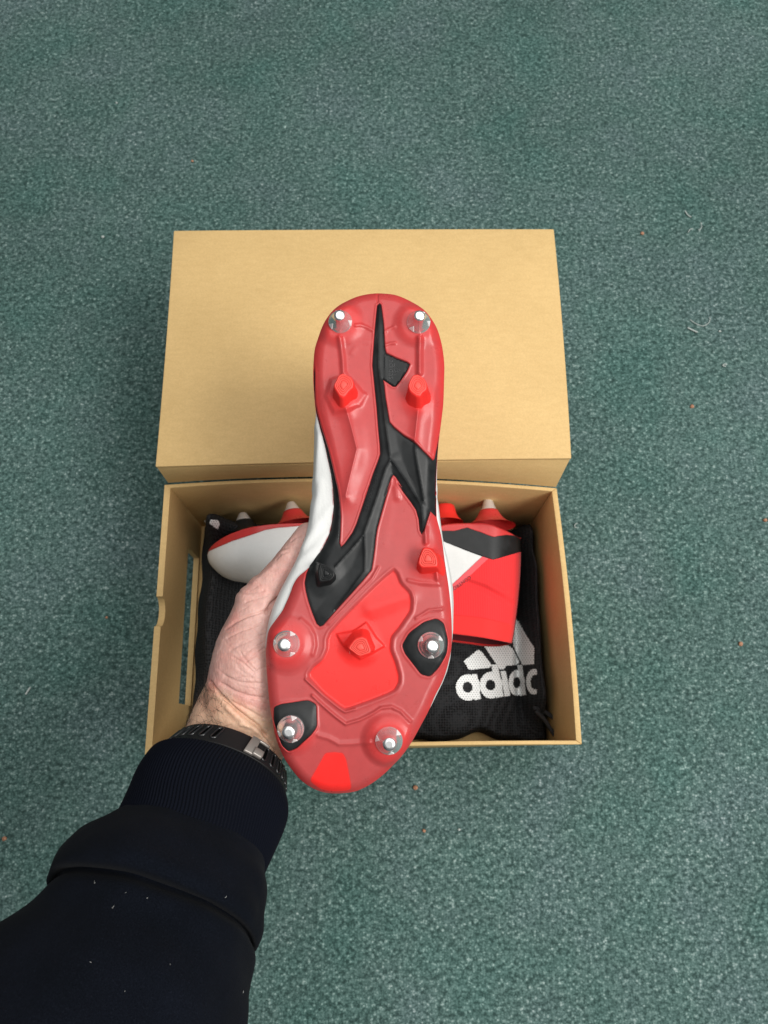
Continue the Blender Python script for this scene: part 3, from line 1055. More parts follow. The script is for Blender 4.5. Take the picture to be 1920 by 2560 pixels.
def stud_mesh(rb, rt, hgt, n=48):
    prof = [(rb * 1.02, -0.003), (rb * 1.02, 0.0004), (rb * 0.985, 0.0010), (rb * 0.90, 0.0016)]
    for t in np.linspace(0.08, 1, 9):
        r = rt + (rb * 0.93 - rt) * (1 - t) ** 1.75
        prof.append((r, 0.0016 + (hgt - 0.0016) * t))
    prof += [(rt * 0.97, hgt + 0.0003), (rt * 0.90, hgt + 0.0004)]
    ph = np.linspace(0, 2 * np.pi, n, endpoint=False)
    rings = [np.stack([r * np.cos(ph), r * np.sin(ph), np.full(n, z)], -1) for r, z in prof]
    return loft(rings, False, False)


def disc_mesh(r, z, n=40):
    ph = np.linspace(0, 2 * np.pi, n, endpoint=False)
    rings = [np.stack([k * r * np.cos(ph), k * r * np.sin(ph), np.full(n, z + dz)], -1) for k, dz in ((1.03, -0.0002), (1.0, 0), (0.5, 0.0))]
    return loft(rings, False, True)


def facet_mesh(rb, hgt):
    # small triangular wrench flat standing out of the cone, in the x-z plane direction
    a = np.array([rb * 0.97, 0.0, 0.0013])
    w = 0.0017
    top = np.array([rb * 0.66, 0, 0.0044])
    V = [a + [0.0001, -w, 0], a + [0.0001, w, 0], top + [0.0006, w * .1, 0.0002], [rb * .6, -w, 0.0013], [rb * .6, w, 0.0013]]
    return np.array(V), [(0, 1, 2), (0, 2, 3), (1, 4, 2), (3, 2, 4), (0, 3, 4, 1)]


angs = [(-150, -10, 100), (-130, -10, 70), (60, 175, -60), (150, 35, -90), (75, -70, 200), (40, 170, -80)]
for (px, rb, kind), c, aa in zip(metal_px, METAL, angs):
    rb = rb * 1e-3 if kind else rb * 1e-3
    rt = 0.0032 if kind else 0.0036
    hgt = 0.0112
    z = float(base_h(c[None])[0] + 0.0022 + (0.0009 if px in (metal_px[2][0], metal_px[5][0]) else 0.0))
    V, Fc = stud_mesh(rb, rt, hgt)
    off = np.array([c[0], c[1], z])
    s = add('metal_stud', V + off, Fc, M_steel, boot, local=True)
    V, Fc = disc_mesh(rt * 0.93, hgt + 0.00055)
    add('stud_tip', V + off, Fc, M_tip, s, local=True)
    for a in aa:
        V, Fc = facet_mesh(rb, hgt)
        ca, sa = math.cos(math.radians(a)), math.sin(math.radians(a))
        Rz = np.array([[ca, -sa, 0], [sa, ca, 0], [0, 0, 1]])
        add('wrench_flat', V @ Rz.T + off, Fc, M_facet, s, local=True, smooth=False)

for tip_px, basec_px, kind in blade_px:
    c0 = sloc([basec_px])[0]
    zb = float(base_h(c0[None])[0]) + (0.0015 if kind == 'red' else 0.001)
    hgt = TIP_H if kind == 'red' else 0.0055
    tip = loc(rounded(tip_px, 0.3, 3), zb + hgt)
    ct = tip.mean(0)
    rings = []
    for t, gsc in ((-0.12, 1.62), (0.12, 1.38), (0.3, 1.26), (0.55, 1.16), (0.85, 1.06), (0.94, 1.02), (0.99, .96), (1.0, 0.90)):
        cc = c0 + (ct - c0) * t
        r = cc + (tip - ct) * gsc
        rings.append(np.concatenate([r, np.full((len(r), 1), zb - 0.0016 + (hgt + 0.0016) * t)], 1))
    V, Fc = loft(rings, False, True)
    ms = add('moulded_stud', V, Fc, M_bright if kind == 'red' else M_black, boot, local=True, smooth=True,
        label=None if kind == 'red' else 'black moulded stud at the inner edge of the shank')
    cap_rings = []
    for gsc, dz in ((0.90, 0.0), (0.88, .00012), (0.80, .00012), (0.78, -.0001), (0.72, -.0001), (0.70, .00012), (0.62, .00012), (0.60, -.0001), (0.54, -.0001), (0.52, .00012), (0.44, .00012), (0.42, -.0001), (0.36, -.0001), (0.34, .00012), (0.1, .00012)):
        r = ct + (tip - ct) * gsc
        cap_rings.append(np.concatenate([r, np.full((len(r), 1), zb + hgt + 0.0001 + dz)], 1))
    V, Fc = loft(cap_rings, False, True)
    add('stud_tread', V, Fc, M_tread if kind == 'red' else M_black, ms, local=True)


# lettering pressed into the black plate
def text_mesh(body, size, shear=0.0):
    cu = bpy.data.curves.new('lettering', 'FONT')
    cu.body = body
    cu.size = size
    cu.align_x, cu.align_y = 'CENTER', 'CENTER'
    cu.shear = shear
    cu.resolution_u = 3
    o = bpy.data.objects.new('lettering_tmp', cu)
    COL.objects.link(o)
    dg = bpy.context.evaluated_depsgraph_get()
    me = bpy.data.meshes.new_from_object(o.evaluated_get(dg))
    V = np.array([v_.co[:] for v_ in me.vertices])
    Fc = [tuple(p.vertices) for p in me.polygons]
    bpy.data.objects.remove(o)
    bpy.data.meshes.remove(me)
    return V, Fc


def put_text(body, length, centre, direction, hf, name, mat, parent, squash=1.0):
    """flat lettering on the sole: direction is the reading direction in boot coordinates"""
    V, Fc = text_mesh(body, 1.0)
    w = V[:, 0].max() - V[:, 0].min()
    V = V * (length / w)
    V[:, 1] *= squash
    d = np.asarray(direction, float); d /= np.linalg.norm(d)
    nrm = np.array([-d[1], d[0]])
    Q = np.asarray(centre) + V[:, :1] * d + V[:, 1:2] * nrm
    P = np.concatenate([Q, (hf(Q) + 0.00022)[:, None]], 1)
    return add(name, P, Fc, mat, parent, local=True, smooth=False)


p0, p1 = sloc(cA([(976, 755), (976, 935)]))
put_text('adidas', float(np.linalg.norm(p1 - p0)), (p0 + p1) / 2, p1 - p0, black_h, 'lettering', M_emboss, boot, 1.15)
for tri_px in ([(1000, 905), (1000, 868), (1012, 862), (1018, 893)], [(1000, 860), (1000, 822), (1030, 848), (1040, 872)], [(1000, 812), (1000, 782), (1050, 838), (1064, 868)]):
    q = sloc(cA(tri_px))
    c_ = q.mean(0)
    rim = [c_ + (p - c_) * s for s in (1.0, 0.72) for p in q]
    hq = black_h(np.array(rim)) + 0.00022
    add('emblem_bar', np.concatenate([np.array(rim), hq[:, None]], 1), [(i, (i + 1) % 4, 4 + (i + 1) % 4, 4 + i) for i in range(4)], M_emboss, boot, local=True, smooth=False)
p0, p1 = sloc(cD([(700, 740), (455, 1520)]))
put_text('CONTROLFRAME', float(np.linalg.norm(p1 - p0)), (p0 + p1) / 2, p1 - p0, black_h, 'lettering', M_emboss, boot)

# upper: white leather behind the sole plate
wl_px = cA([(262, 1180), (262, 1260), (250, 1400), (244, 1600), (236, 1800), (222, 2036)]) + cB([(424, 60), (420, 150), (408, 300), (385, 420), (350, 520), (310, 620), (250, 740), (190, 860),
                                                                                    (140, 980), (110, 1080), (92, 1180), (84, 1300)])
wr_px = cA([(1408, 1600), (1403, 1750), (1405, 1900), (1408, 2036)]) + cB([(1396, 60), (1403, 180), (1418, 300), (1434, 420), (1446, 500), (1470, 600), (1494, 720), (1507, 830), (1511, 950),
                                                                          (1508, 1150)]) + cC([(1500, 180), (1482, 330), (1458, 425), (1424, 515), (1376, 612), (1322, 722)])
WL, WR = loc(wl_px, -0.016), loc(wr_px, -0.012)
WL = WL[np.argsort(WL[:, 1])]; WR = WR[np.argsort(WR[:, 1])]
creases = [(loc(cB([(500, 20), (470, 170), (440, 330)]), -.012), 0.0011), (loc(cB([(585, 200), (500, 300), (420, 420), (360, 520)]), -.012), 0.0013),
           (loc(cB([(550, 350), (450, 460), (370, 560)]), -.01), -0.0008), (loc(cB([(500, 520), (400, 560), (320, 640)]), -.01), 0.0010),
           (loc(cA([(300, 1500), (270, 1750), (262, 1900)]), -.012), 0.0010), (loc(cA([(262, 1450), (247, 1750), (240, 2036)]) + cB([(436, 40), (430, 150)]), -.014), -0.0009)]


def upper_mesh():
    L = yT - yB
    ny, nphi = 190, 96
    yy = yB + 0.0015 + (L - 0.003) * (0.6 * np.linspace(0, 1, ny) + 0.4 * (0.5 - 0.5 * np.cos(np.linspace(0, np.pi, ny))))
    rows = []
    for y in yy:
        t = (y - yB) / L
        xl, xr = float(xl_at(y)), float(xr_at(y))
        wl = np.interp(y, WL[:, 1], WL[:, 0]) if WL[0, 1] < y < WL[-1, 1] else xl + 0.0015
        wr = np.interp(y, WR[:, 1], WR[:, 0]) if WR[0, 1] < y < WR[-1, 1] else xr - 0.0010
        wl = min(wl, xl + 0.002); wr = max(wr, xr - 0.002)
        if t > 0.72:
            k = sstep((t - 0.72) / 0.1)
            wl = wl * (1 - k) + (xl + 0.003) * k
            wr = wr * (1 - k) + (xr - 0.003) * k
        zt = np.interp(t, [0, .03, .08, .2, .35, .5, .62, .72, .85, .95, 1.0], [.012, .025, .036, .048, .058, .072, .082, .088, .088, .084, .074])
        hb = float(base_h(np.array([[0, y]]))[0])
        wl, wr = min(wl, xl + .4 * (xr - xl)), max(wr, xr - .4 * (xr - xl))
        cx = (wl + wr) / 2 + 0.06 * (xr - xl)
        W = wr - wl
        pts = [(xl + .10 * (xr - xl), hb - .0045), (xl + min(.0008, .05 * W), hb - .0052), (wl + .15 * (xl - wl), hb - .010), (wl, hb - .35 * zt), (wl + .12 * W, hb - .68 * zt), (cx - .17 * W, hb - .94 * zt),
               (cx, hb - zt), (cx + .17 * W, hb - .95 * zt), (wr - .12 * W, hb - .70 * zt), (wr, hb - .36 * zt), (wr + .15 * (xr - wr), hb - .010), (xr - min(.0008, .05 * W), hb - .0052), (xr - .10 * (xr - xl), hb - .0045)]
        c = catmull(pts, 8)
        rows.append(np.stack([c[:, 0], np.full(len(c), y), c[:, 1]], -1))
    R = np.array(rows)
    P = R.reshape(-1, 3)
    du = np.gradient(R, axis=1); dv = np.gradient(R, axis=0)
    N = np.cross(du, dv).reshape(-1, 3)
    N /= np.linalg.norm(N, axis=1)[:, None] + 1e-12
    cen = np.array([0, 0, -0.03])
    if (N[len(N) // 2] @ (P[len(N) // 2] - (P.mean(0)))) < 0: N = -N
    amp = np.zeros(len(P))
    for c, a in creases:
        amp += 0.55 * a * np.exp(-(seg_dist(P[:, :2], c) / 0.0016) ** 2)
    amp *= (P[:, 2] > -0.045)
    amp += np.array([0.00028 * noise.noise(Vector(p * 40)) for p in P])
    P = P + N * amp[:, None]
    return P, grid_faces(ny, R.shape[1])


V, Fc = upper_mesh()
up = add('upper', V, Fc, M_leather, boot, local=True)


def sock(parent, yc, xc, rx, ry, z0, z1, mat):
    n = 64
    ph = np.linspace(0, 2 * np.pi, n, endpoint=False)
    rings = []
    for t in np.linspace(0, 1, 14):
        s = 1 - 0.10 * math.sin(t * math.pi)
        rings.append(np.stack([xc + rx * s * np.cos(ph), yc + 0.012 * t + ry * s * np.sin(ph), z0 + (z1 - z0) * t + 0.008 * t * np.sin(ph)], -1))
    for t in np.linspace(1, 0, 10):
        s = (1 - 0.10 * math.sin(t * math.pi)) * 0.93
        rings.append(np.stack([xc + rx * s * np.cos(ph), yc + 0.012 * t + ry * s * np.sin(ph), z0 + (z1 - z0) * t + 0.008 * t * np.sin(ph)], -1))
    V, Fc = loft(rings, False, False)
    return add('collar', V, Fc, mat, parent, local=True)


yh = yT - 0.058
sock(boot, yh, float(xl_at(yh) + xr_at(yh)) / 2, 0.029, 0.048, -0.060, -0.128, M_knit)

# ------------------------------------------------------------------ second boot, lying on its side in the box
BZ = 0.066
S_px = cE([(575, 815), (592, 768), (650, 706), (750, 640), (870, 590), (960, 562), (1040, 548), (1150, 533), (1300, 522), (1490, 512)]) + [(850, 1294), (930, 1296), (1010, 1299), (1080, 1300)] + \
    cG([(105, 440), (160, 428), (240, 420), (330, 418), (420, 412), (500, 425), (570, 455), (640, 490), (700, 530), (722, 548)])
D_px = cE([(575, 818), (583, 870), (605, 915), (640, 955), (700, 1005), (780, 1040), (870, 1055), (970, 1074)]) + [(690, 1470), (770, 1500), (850, 1530), (930, 1557), (1020, 1573), (1100, 1581)] + \
    cG([(210, 1266), (400, 1290), (520, 1310), (655, 1337)])
NS = 260


def resample(P, n):
    C = catmull(P, 12)
    d = np.concatenate([[0], np.cumsum(np.linalg.norm(np.diff(C, axis=0), axis=1))])
    return np.stack([np.interp(np.linspace(0, d[-1], n), d, C[:, k]) for k in (0, 1)], -1)


def by_x(P, n, x0, x1):
    C = catmull(P, 12)
    C = C[np.argsort(C[:, 0])]
    xs_ = np.linspace(x0, x1, n)
    return np.stack([xs_, np.interp(xs_, C[:, 0], C[:, 1])], -1)


# sole and instep lines paired station by station (pixels -> world at the boot's mid height)
sa = 0.6 * np.linspace(0, 1, NS) + 0.4 * (0.5 - 0.5 * np.cos(np.pi * np.linspace(0, 1, NS)))
Sx = by_x(S_px, 2000, 519.4, 1301.6)
Dx = by_x(D_px, 2000, 519.4, 1279.2)
Spx = np.stack([np.interp(sa, np.linspace(0, 1, 2000), Sx[:, k]) for k in (0, 1)], -1)
Dpx = np.stack([np.interp(sa, np.linspace(0, 1, 2000), Dx[:, k]) for k in (0, 1)], -1)
boot2 = empty('football_boot', on_z(900, 1400, 0.02))
tag(boot2, 'football boot lying on its side in the box, white toe and red knit collar', 'football boot', 'pair of football boots')


def side_xy(s, t):
    """station s 0 toe .. 1 heel, t 0 sole .. 1 instep/collar edge -> photograph pixel of the widest outline"""
    i = np.interp(s, sa, np.arange(NS))
    a = np.stack([np.interp(i, np.arange(NS), Spx[:, k]) for k in (0, 1)], -1)
    d = np.stack([np.interp(i, np.arange(NS), Dpx[:, k]) for k in (0, 1)], -1)
    bulge = np.clip((s - 0.93) / 0.07, 0, 1) * 7 * np.sin(np.pi * np.clip(t, 0, 1)) ** 0.7
    zs = BZ + half_w(s, np.full_like(s, 0.05)) * 0.96
    zd = BZ + half_w(s, np.full_like(s, 0.97)) * sstep((s - 0.6) / 0.2)
    A_ = on_z(a[..., 0], a[..., 1], zs)
    D_ = on_z(d[..., 0], d[..., 1], zd)
    P = A_ + (D_ - A_) * t[..., None]
    P[..., 0] += bulge * 0.00037
    return P


def half_w(s, t):
    wm = np.interp(s, [0, .1, .3, .5, .7, 1], [.040, .043, .046, .040, .034, .033])
    cap0 = np.sqrt(np.clip(1 - (1 - np.clip(s / 0.17, 0, 1)) ** 2, 0, 1))
    cap1 = np.sqrt(np.clip(1 - (1 - np.clip((1 - s) / 0.10, 0, 1)) ** 2, 0, 1))
    edge0 = np.sqrt(np.clip(1 - (1 - np.clip(t / 0.05, 0, 1)) ** 2.2, 0, 1))
    toe = np.sqrt(np.clip(1 - np.clip((t - 0.3) / 0.7, 0, 1) ** 2.2, 0, 1))
    k = sstep((s - 0.46) / 0.16)
    top = toe * (1 - k) + k * (1 - 0.22 * t)
    return wm * cap0 * cap1 * edge0 * top


def side_pt(s, t, sign, off=0.0):
    P = side_xy(s, t)
    P[..., 2] = BZ + sign * (half_w(s, t) + off)
    return P


def t_cross(s, line_px):
    """t where the station line meets a traced polyline"""
    L = np.array(line_px, float)
    L = L[np.argsort(L[:, 0])]
    tt = np.linspace(0, 1, 400)
    out = []
    for si in np.atleast_1d(s):
        p = np.stack(project(side_pt(np.full(400, si), tt, 1))[:2], -1)
        d = p[:, 1] - np.interp(p[:, 0], L[:, 0], L[:, 1])
        neg = np.where(d <= 0)[0]
        i = min(neg[-1] + 1, 399) if len(neg) else 0
        out.append(tt[i])
    return np.array(out)


def patch(name, s, ta, tb, mat, off, nt_=60, sides=(1, -1), skirt=True, folds=(), **kw):
    parts = []
    for sg in sides:
        u = np.linspace(0, 1, nt_)
        Sg = np.repeat(s[:, None], nt_, 1)
        Tg = ta[:, None] + (tb - ta)[:, None] * u[None]
        P = side_pt(Sg, Tg, sg, off)
        if folds and sg > 0:
            fx, fy, _ = project(P)
            FQ = np.stack([fx.ravel(), fy.ravel()], -1)
            for ln, a_, w_ in folds:
                P[..., 2] += (a_ * np.exp(-(seg_dist(FQ, ln) / w_) ** 2)).reshape(P.shape[:2])
        if skirt:
            a = P[:, :1].copy(); a[..., 2] -= sg * 0.0025
            b_ = P[:, -1:].copy(); b_[..., 2] -= sg * 0.0025
            P = np.concatenate([a, P, b_], 1)
        Fg = grid_faces(*P.shape[:2])
        if sg < 0: Fg = Fg[:, ::-1]
        parts.append((P.reshape(-1, 3), [tuple(f_) for f_ in Fg]))
    return add(name, *merge(parts), mat, boot2, **kw)


sfull = sa
red_line = cE([(570, 792), (650, 757), (800, 692), (960, 641), (1100, 592), (1200, 575), (1300, 567), (1395, 558), (1490, 552)]) + [(860, 1325), (960, 1328), (1040, 1328)] + \
    cG([(130, 500), (230, 500), (320, 475), (420, 510), (515, 545), (620, 530), (722, 540), (760, 560)])
black_line = [(960, 1330), (1060, 1340)] + cG([(140, 575), (300, 640), (435, 690), (515, 716), (620, 686), (735, 652), (800, 640)])
t_red = np.maximum(t_cross(sfull, red_line), 0.02)
t_blk = np.maximum(t_cross(sfull, black_line), t_red)
diag = lambda d: cG([(60 + d, 1030), (205 + d, 905), (435 + d, 690), (560 + d, 575)])
t_w = np.maximum(t_cross(sfull, [(x, y) for x, y in diag(0)]), 0)


def t_diag(s, d):
    (x1, y1), (x2, y2) = cG([(205 + d, 905), (435 + d, 690)])
    tt = np.linspace(0, 1, 400)
    out = []
    for si in s:
        p = np.stack(project(side_pt(np.full(400, si), tt, 1))[:2], -1)
        f_ = (p[:, 0] - x1) * (y2 - y1) - (p[:, 1] - y1) * (x2 - x1)     # < 0 on the white side
        pos = np.where(f_ >= 0)[0]
        i = pos[-1] + 1 if len(pos) else 0
        out.append(tt[i] if i < 400 else 1.0)
    return np.array(out)


t_w = np.maximum(t_diag(sfull, 0), t_blk)
t_p = np.maximum(t_diag(sfull, 62), t_blk)
i_b = np.argmax(Spx[:, 0] > 1045)
patch('outsole', sfull, np.zeros(NS), t_red, M_red, 0.0012, 24)
bpy.data.objects[boot2.children[0].name].data.attributes.new('dye', 'FLOAT', 'POINT').data.foreach_set('value', [0.55] * len(boot2.children[0].data.vertices))
patch('upper', sfull, t_red - 0.01, t_w, M_leather, 0.0, 60)
sb = sfull[i_b:]
patch('heel_counter', sb, t_red[i_b:] - 0.004, t_blk[i_b:], M_black, 0.0009, 24)
i_c = np.argmax(t_w < 0.995)
sc_ = sfull[i_c:]
patch('overlay_stripe', sc_, t_w[i_c:], np.maximum(t_p[i_c:], t_w[i_c:] + 0.001), M_pink, 0.0005, 16)
band = np.full(NS, 0.84)
patch('collar', sc_, t_p[i_c:], np.maximum(band[i_c:], t_p[i_c:]), M_knit, 0.0002, 90,
      folds=[(cG([(330, 880), (450, 925), (560, 985), (650, 1035)]), -0.0022, 7), (cG([(340, 862), (470, 900), (600, 965)]), 0.0016, 9), (cG([(560, 790), (620, 860), (650, 960)]), -0.0010, 8)])
patch('collar_band', sc_, np.maximum(band[i_c:], t_p[i_c:]), np.ones(len(sc_)), M_band, 0.0006, 16, label='smooth red band along the collar opening')
# lining seen in the opening
kk = sfull > 0.55
patch('lining', sfull[kk], np.full(kk.sum(), 0.45), np.full(kk.sum(), 0.985), M_lining, -0.003, 16, skirt=False)
# sole underside closing strip between both sides
Su = np.repeat(sfull[:, None], 14, 1); 
Pu = side_pt(sfull, np.full(NS, 0.035), 1, 0.0012); Pl = side_pt(sfull, np.full(NS, 0.035), -1, 0.0012)
wgt = np.linspace(0, 1, 14)
P = Pu[:, None] * (1 - wgt)[None, :, None] + Pl[:, None] * wgt[None, :, None]
P[..., 1] += 0.002 * np.sin(np.pi * wgt)[None]
add('outsole_underside', P.reshape(-1, 3), grid_faces(NS, 14), M_red, boot2, attrs={'dye': np.full(NS * 14, 0.5)})


def side_stud(base_px, tip_px, z, kind, dark=False):
    b0 = on_z(*base_px, z); t0 = on_z(*tip_px, z)
    ax = t0 - b0; L = np.linalg.norm(ax); ax = ax / L
    a = np.cross(ax, [0, 0, 1.0]); a /= np.linalg.norm(a)
    b_ = np.cross(ax, a)
    ph = np.linspace(0, 2 * np.pi, 32, endpoint=False)
    ring = lambda r, d: b0 + ax * d + r * (np.cos(ph)[:, None] * a + np.sin(ph)[:, None] * b_)
    if kind == 'metal':
        V, Fc = loft([ring(r, d) for r, d in ((.0230, -.0150), (.0170, -.0118), (.0130, -.0082), (.0104, -.0045), (.0090, -.0015), (.0082, 0.0))], False, True)
        s = add('stud_boss', V, Fc, M_black if dark else M_red, boot2, attrs={'dye': np.full(len(V), 0.62)})
        V, Fc = loft([ring(r, d) for r, d in ((.0074, -.001), (.0072, .0006), (.0062, .0025), (.0044, L * .8), (.0034, L), (.0031, L + .0004))], False, True)
        add('metal_stud', V, Fc, M_satin, s)
    else:
        V, Fc = loft([ring(r, d) for r, d in ((.0165, -.004), (.0125, 0), (.0105, .004), (.0092, L * .8), (.0086, L - .0006), (.0078, L))], False, True)
        add('moulded_stud', V, Fc, M_bright, boot2)


side_stud((609, 1303), (606.5, 1284), 0.062, 'metal', True)
side_stud((731, 1278), (727, 1257), 0.088, 'metal')
side_stud((1113, 1296), (1112, 1264), 0.080, 'blade')
side_stud((1222, 1277), (1220, 1248), 0.088, 'metal')

# the word on the stripe, read from the heel side
(x1, y1), (x2, y2) = cG([(205, 905), (435, 690)])
V, Fc = text_mesh('CONTROL', 1.0)
V[:, 0] -= V[:, 0].max(); V /= (V[:, 0].max() - V[:, 0].min())
tx0 = np.array(crop(1100, 1400, 11.85)([(905, 500)])[0]); tx1 = np.array(crop(1100, 1400, 11.85)([(330, 900)])[0])
V[:, 0] += 1.0
dirp = tx1 - tx0
nrm = np.array([-dirp[1], dirp[0]]) * -1
Qp = tx0 + V[:, :1] * dirp + V[:, 1:2] * np.array([dirp[1], -dirp[0]]) * 1.0
P = on_z(Qp[:, 0], Qp[:, 1], np.full(len(Qp), BZ + 0.034))
for _ in range(5):
    sg_, tg_ = np.meshgrid(np.linspace(0.5, 1, 120), np.linspace(0.1, 1, 100))
    Gp = side_pt(sg_.ravel(), tg_.ravel(), 1, 0.0016)
    for i in range(len(P)):
        j = np.argmin((Gp[:, 0] - P[i, 0]) ** 2 + (Gp[:, 1] - P[i, 1]) ** 2)
        P[i] = on_z(Qp[i, 0], Qp[i, 1], Gp[j, 2])
add('lettering', P, Fc, M_print, boot2, smooth=False)

# ------------------------------------------------------------------ person: arm, hand, sleeve
person = empty('person', at(560, 1900, 0.47))
tag(person, 'left hand and forearm of a person in a navy sweatshirt gripping a boot', 'person')


def px_r(r, d): return r * d / F


def ell_tube(st, n=28):
    """stations: (px, py, depth, half width m, half depth m); width lies in the image across the axis"""
    st = np.asarray(st, float)
    st = catmull(st, 6)
    C = at(st[:, 0], st[:, 1], st[:, 2])
    T = np.gradient(C, axis=0); T /= np.linalg.norm(T, axis=1)[:, None]
    ph = np.linspace(0, 2 * np.pi, n, endpoint=False)
    view = R2W @ np.array([0, 0, 1.0])
    rings = []
    for c, t, s in zip(C, T, st):
        u = np.cross(t, view); u /= np.linalg.norm(u)
        w = np.cross(u, t)
        rings.append(c + s[3] * np.cos(ph)[:, None] * u + s[4] * np.sin(ph)[:, None] * w)
    # round the ends
    def cap(r0, c, t, sgn, s):
        return [c + sgn * t * min(s[3], s[4]) * math.sin(a) + (r0 - c) * math.cos(a) for a in (0.5, 0.9, 1.25, 1.5)]
    head = cap(rings[0], C[0], T[0], -1, st[0])[::-1]
    tail = cap(rings[-1], C[-1], T[-1], 1, st[-1])
    return loft(head + rings + tail)


mm = 1e-3
parts = [
    # forearm to wrist to heel of the hand
    ell_tube([(400, 2240, .425, 36 * mm, 30 * mm), (500, 2050, .445, 33 * mm, 26 * mm), (545, 1950, .460, 32 * mm, 24 * mm), (574, 1885, .468, 31 * mm, 22 * mm), (600, 1820, .474, 31.5 * mm, 22 * mm),
              (640, 1740, .482, 31.5 * mm, 22 * mm), (690, 1660, .494, 33 * mm, 20 * mm)]),
    # thenar and thumb
    ell_tube([(606, 1800, .470, 24 * mm, 20 * mm), (612, 1735, .470, 24 * mm, 21 * mm), (622, 1665, .470, 23.5 * mm, 21 * mm), (630, 1600, .471, 20.5 * mm, 18 * mm), (643, 1535, .473, 15.2 * mm, 14 * mm), (665, 1480, .475, 12.6 * mm, 11.5 * mm)]),
    ell_tube([(640, 1540, .473, 14 * mm, 13 * mm), (672, 1478, .475, 11.8 * mm, 11 * mm), (703, 1434, .477, 10.4 * mm, 10 * mm), (727, 1404, .478, 10.2 * mm, 9.6 * mm), (748, 1368, .479, 8.8 * mm, 8.6 * mm), (770, 1335, .480, 8.0 * mm, 7.6 * mm)]),
    # palm behind the boot
    ell_tube([(690, 1690, .496, 34 * mm, 15 * mm), (745, 1640, .508, 38 * mm, 13 * mm), (810, 1590, .516, 38 * mm, 11 * mm), (850, 1560, .520, 36 * mm, 10 * mm)]),
]
for pts in ([(800, 1455, .530), (880, 1425, .536), (950, 1410, .534), (1005, 1400, .524)],
            [(840, 1520, .526), (925, 1498, .531), (995, 1488, .527), (1045, 1486, .515)],
            [(850, 1585, .520), (930, 1572, .525), (1000, 1566, .521), (1045, 1568, .509)],
            [(830, 1650, .513), (895, 1648, .517), (950, 1648, .513), (985, 1650, .504)]):
    parts.append(ell_tube([(x, y, d, (9.2 - .6 * i) * mm, (8.8 - .6 * i) * mm) for i, (x, y, d) in enumerate(pts)], 18))
V, Fc = merge(parts)
tmp = bpy.data.objects.new('arm_tmp', mesh_from('arm_tmp', V, Fc))
COL.objects.link(tmp)
md = tmp.modifiers.new('r', 'REMESH'); md.mode = 'VOXEL'; md.voxel_size = 0.0006
md = tmp.modifiers.new('s', 'SMOOTH'); md.factor = 0.6; md.iterations = 44
dg = bpy.context.evaluated_depsgraph_get()
me = bpy.data.meshes.new_from_object(tmp.evaluated_get(dg))
nv = len(me.vertices)
V = np.empty(nv * 3); me.vertices.foreach_get('co', V); V = V.reshape(-1, 3)
N = np.empty(nv * 3); me.vertices.foreach_get('normal', N); N = N.reshape(-1, 3)
Fc = [tuple(p.vertices) for p in me.polygons]
bpy.data.objects.remove(tmp)
cT = crop(500, 1300, 4.81)
cX = crop(360, 1540, 4.1475)
qx, qy, qd = project(V)
Q = np.stack([qx, qy], -1)
facing = np.einsum('ij,ij->i', N, CAM - V) > 0
amp = np.zeros(nv)
skin_lines = [
    (cT([(310, 1310), (420, 1230), (560, 1160), (700, 1120), (830, 1070)]), 0.0011, 2.6), (cT([(330, 1420), (480, 1340), (600, 1300), (740, 1240)]), 0.0006, 2.0),
    (cT([(540, 1600), (640, 1540), (750, 1480)]), 0.0007, 2.0), (cT([(400, 1650), (520, 1720), (640, 1830)]), 0.0008, 2.0), (cT([(560, 1700), (700, 1590), (790, 1530)]), 0.0006, 2.0),
    (cT([(640, 1850), (720, 1790), (790, 1770)]), 0.0005, 1.8), (cT([(480, 1580), (560, 1700), (660, 1800)]), 0.0006, 1.8), (cT([(360, 1560), (540, 1480), (700, 1400), (800, 1370)]), 0.0005, 2.0),
    (cT([(800, 1110), (860, 1010), (930, 950)]), 0.0022, 5), (cT([(470, 890), (600, 880), (760, 850)]), 0.0004, 3), (cT([(560, 980), (700, 940), (820, 900)]), 0.0005, 3),
    (cT([(640, 760), (760, 660), (880, 560)]), -0.0005, 6), (cT([(920, 470), (980, 420), (1060, 380)]), 0.0005, 3), (cT([(900, 400), (990, 350), (1060, 330)]), 0.0005, 3),
    (cT([(860, 470), (900, 440), (960, 420)]), 0.0005, 3), (cT([(1100, 250), (1130, 220), (1200, 200)]), 0.0006, 2.5),
    (cX([(690, 690), (740, 760), (830, 860), (960, 980), (1090, 1080), (1190, 1150), (1260, 1240)]), 0.0024, 3.6), (cX([(640, 770), (760, 800), (860, 880)]), 0.0008, 3.5),
    (cX([(800, 700), (940, 780), (1080, 830), (1240, 850)]), 0.0009, 3.5), (cX([(1240, 1220), (1330, 1340), (1420, 1480)]), 0.0013, 4), (cX([(1000, 1120), (1130, 1160), (1240, 1260), (1330, 1380)]), -0.0011, 6),
    (cX([(860, 950), (960, 1050), (1080, 1130)]), -0.0010, 7), (cX([(900, 880), (1050, 960), (1230, 1060)]), 0.0007, 3), (cX([(830, 620), (1000, 690), (1230, 700)]), 0.0006, 3)]
rl = np.random.default_rng(3)
for k in range(16):
    c = np.array([rl.uniform(565, 668), rl.uniform(1575, 1740)])
    d = np.array([1.0, -0.52 + rl.normal(0, .15)]) if k % 2 else np.array([1.0, 0.95 + rl.normal(0, .2)])
    L = rl.uniform(12, 34)
    skin_lines.append(([tuple(c - d * L), tuple(c + rl.normal(0, 2, 2)), tuple(c + d * L)], rl.uniform(.00015, .0003), 1.7))
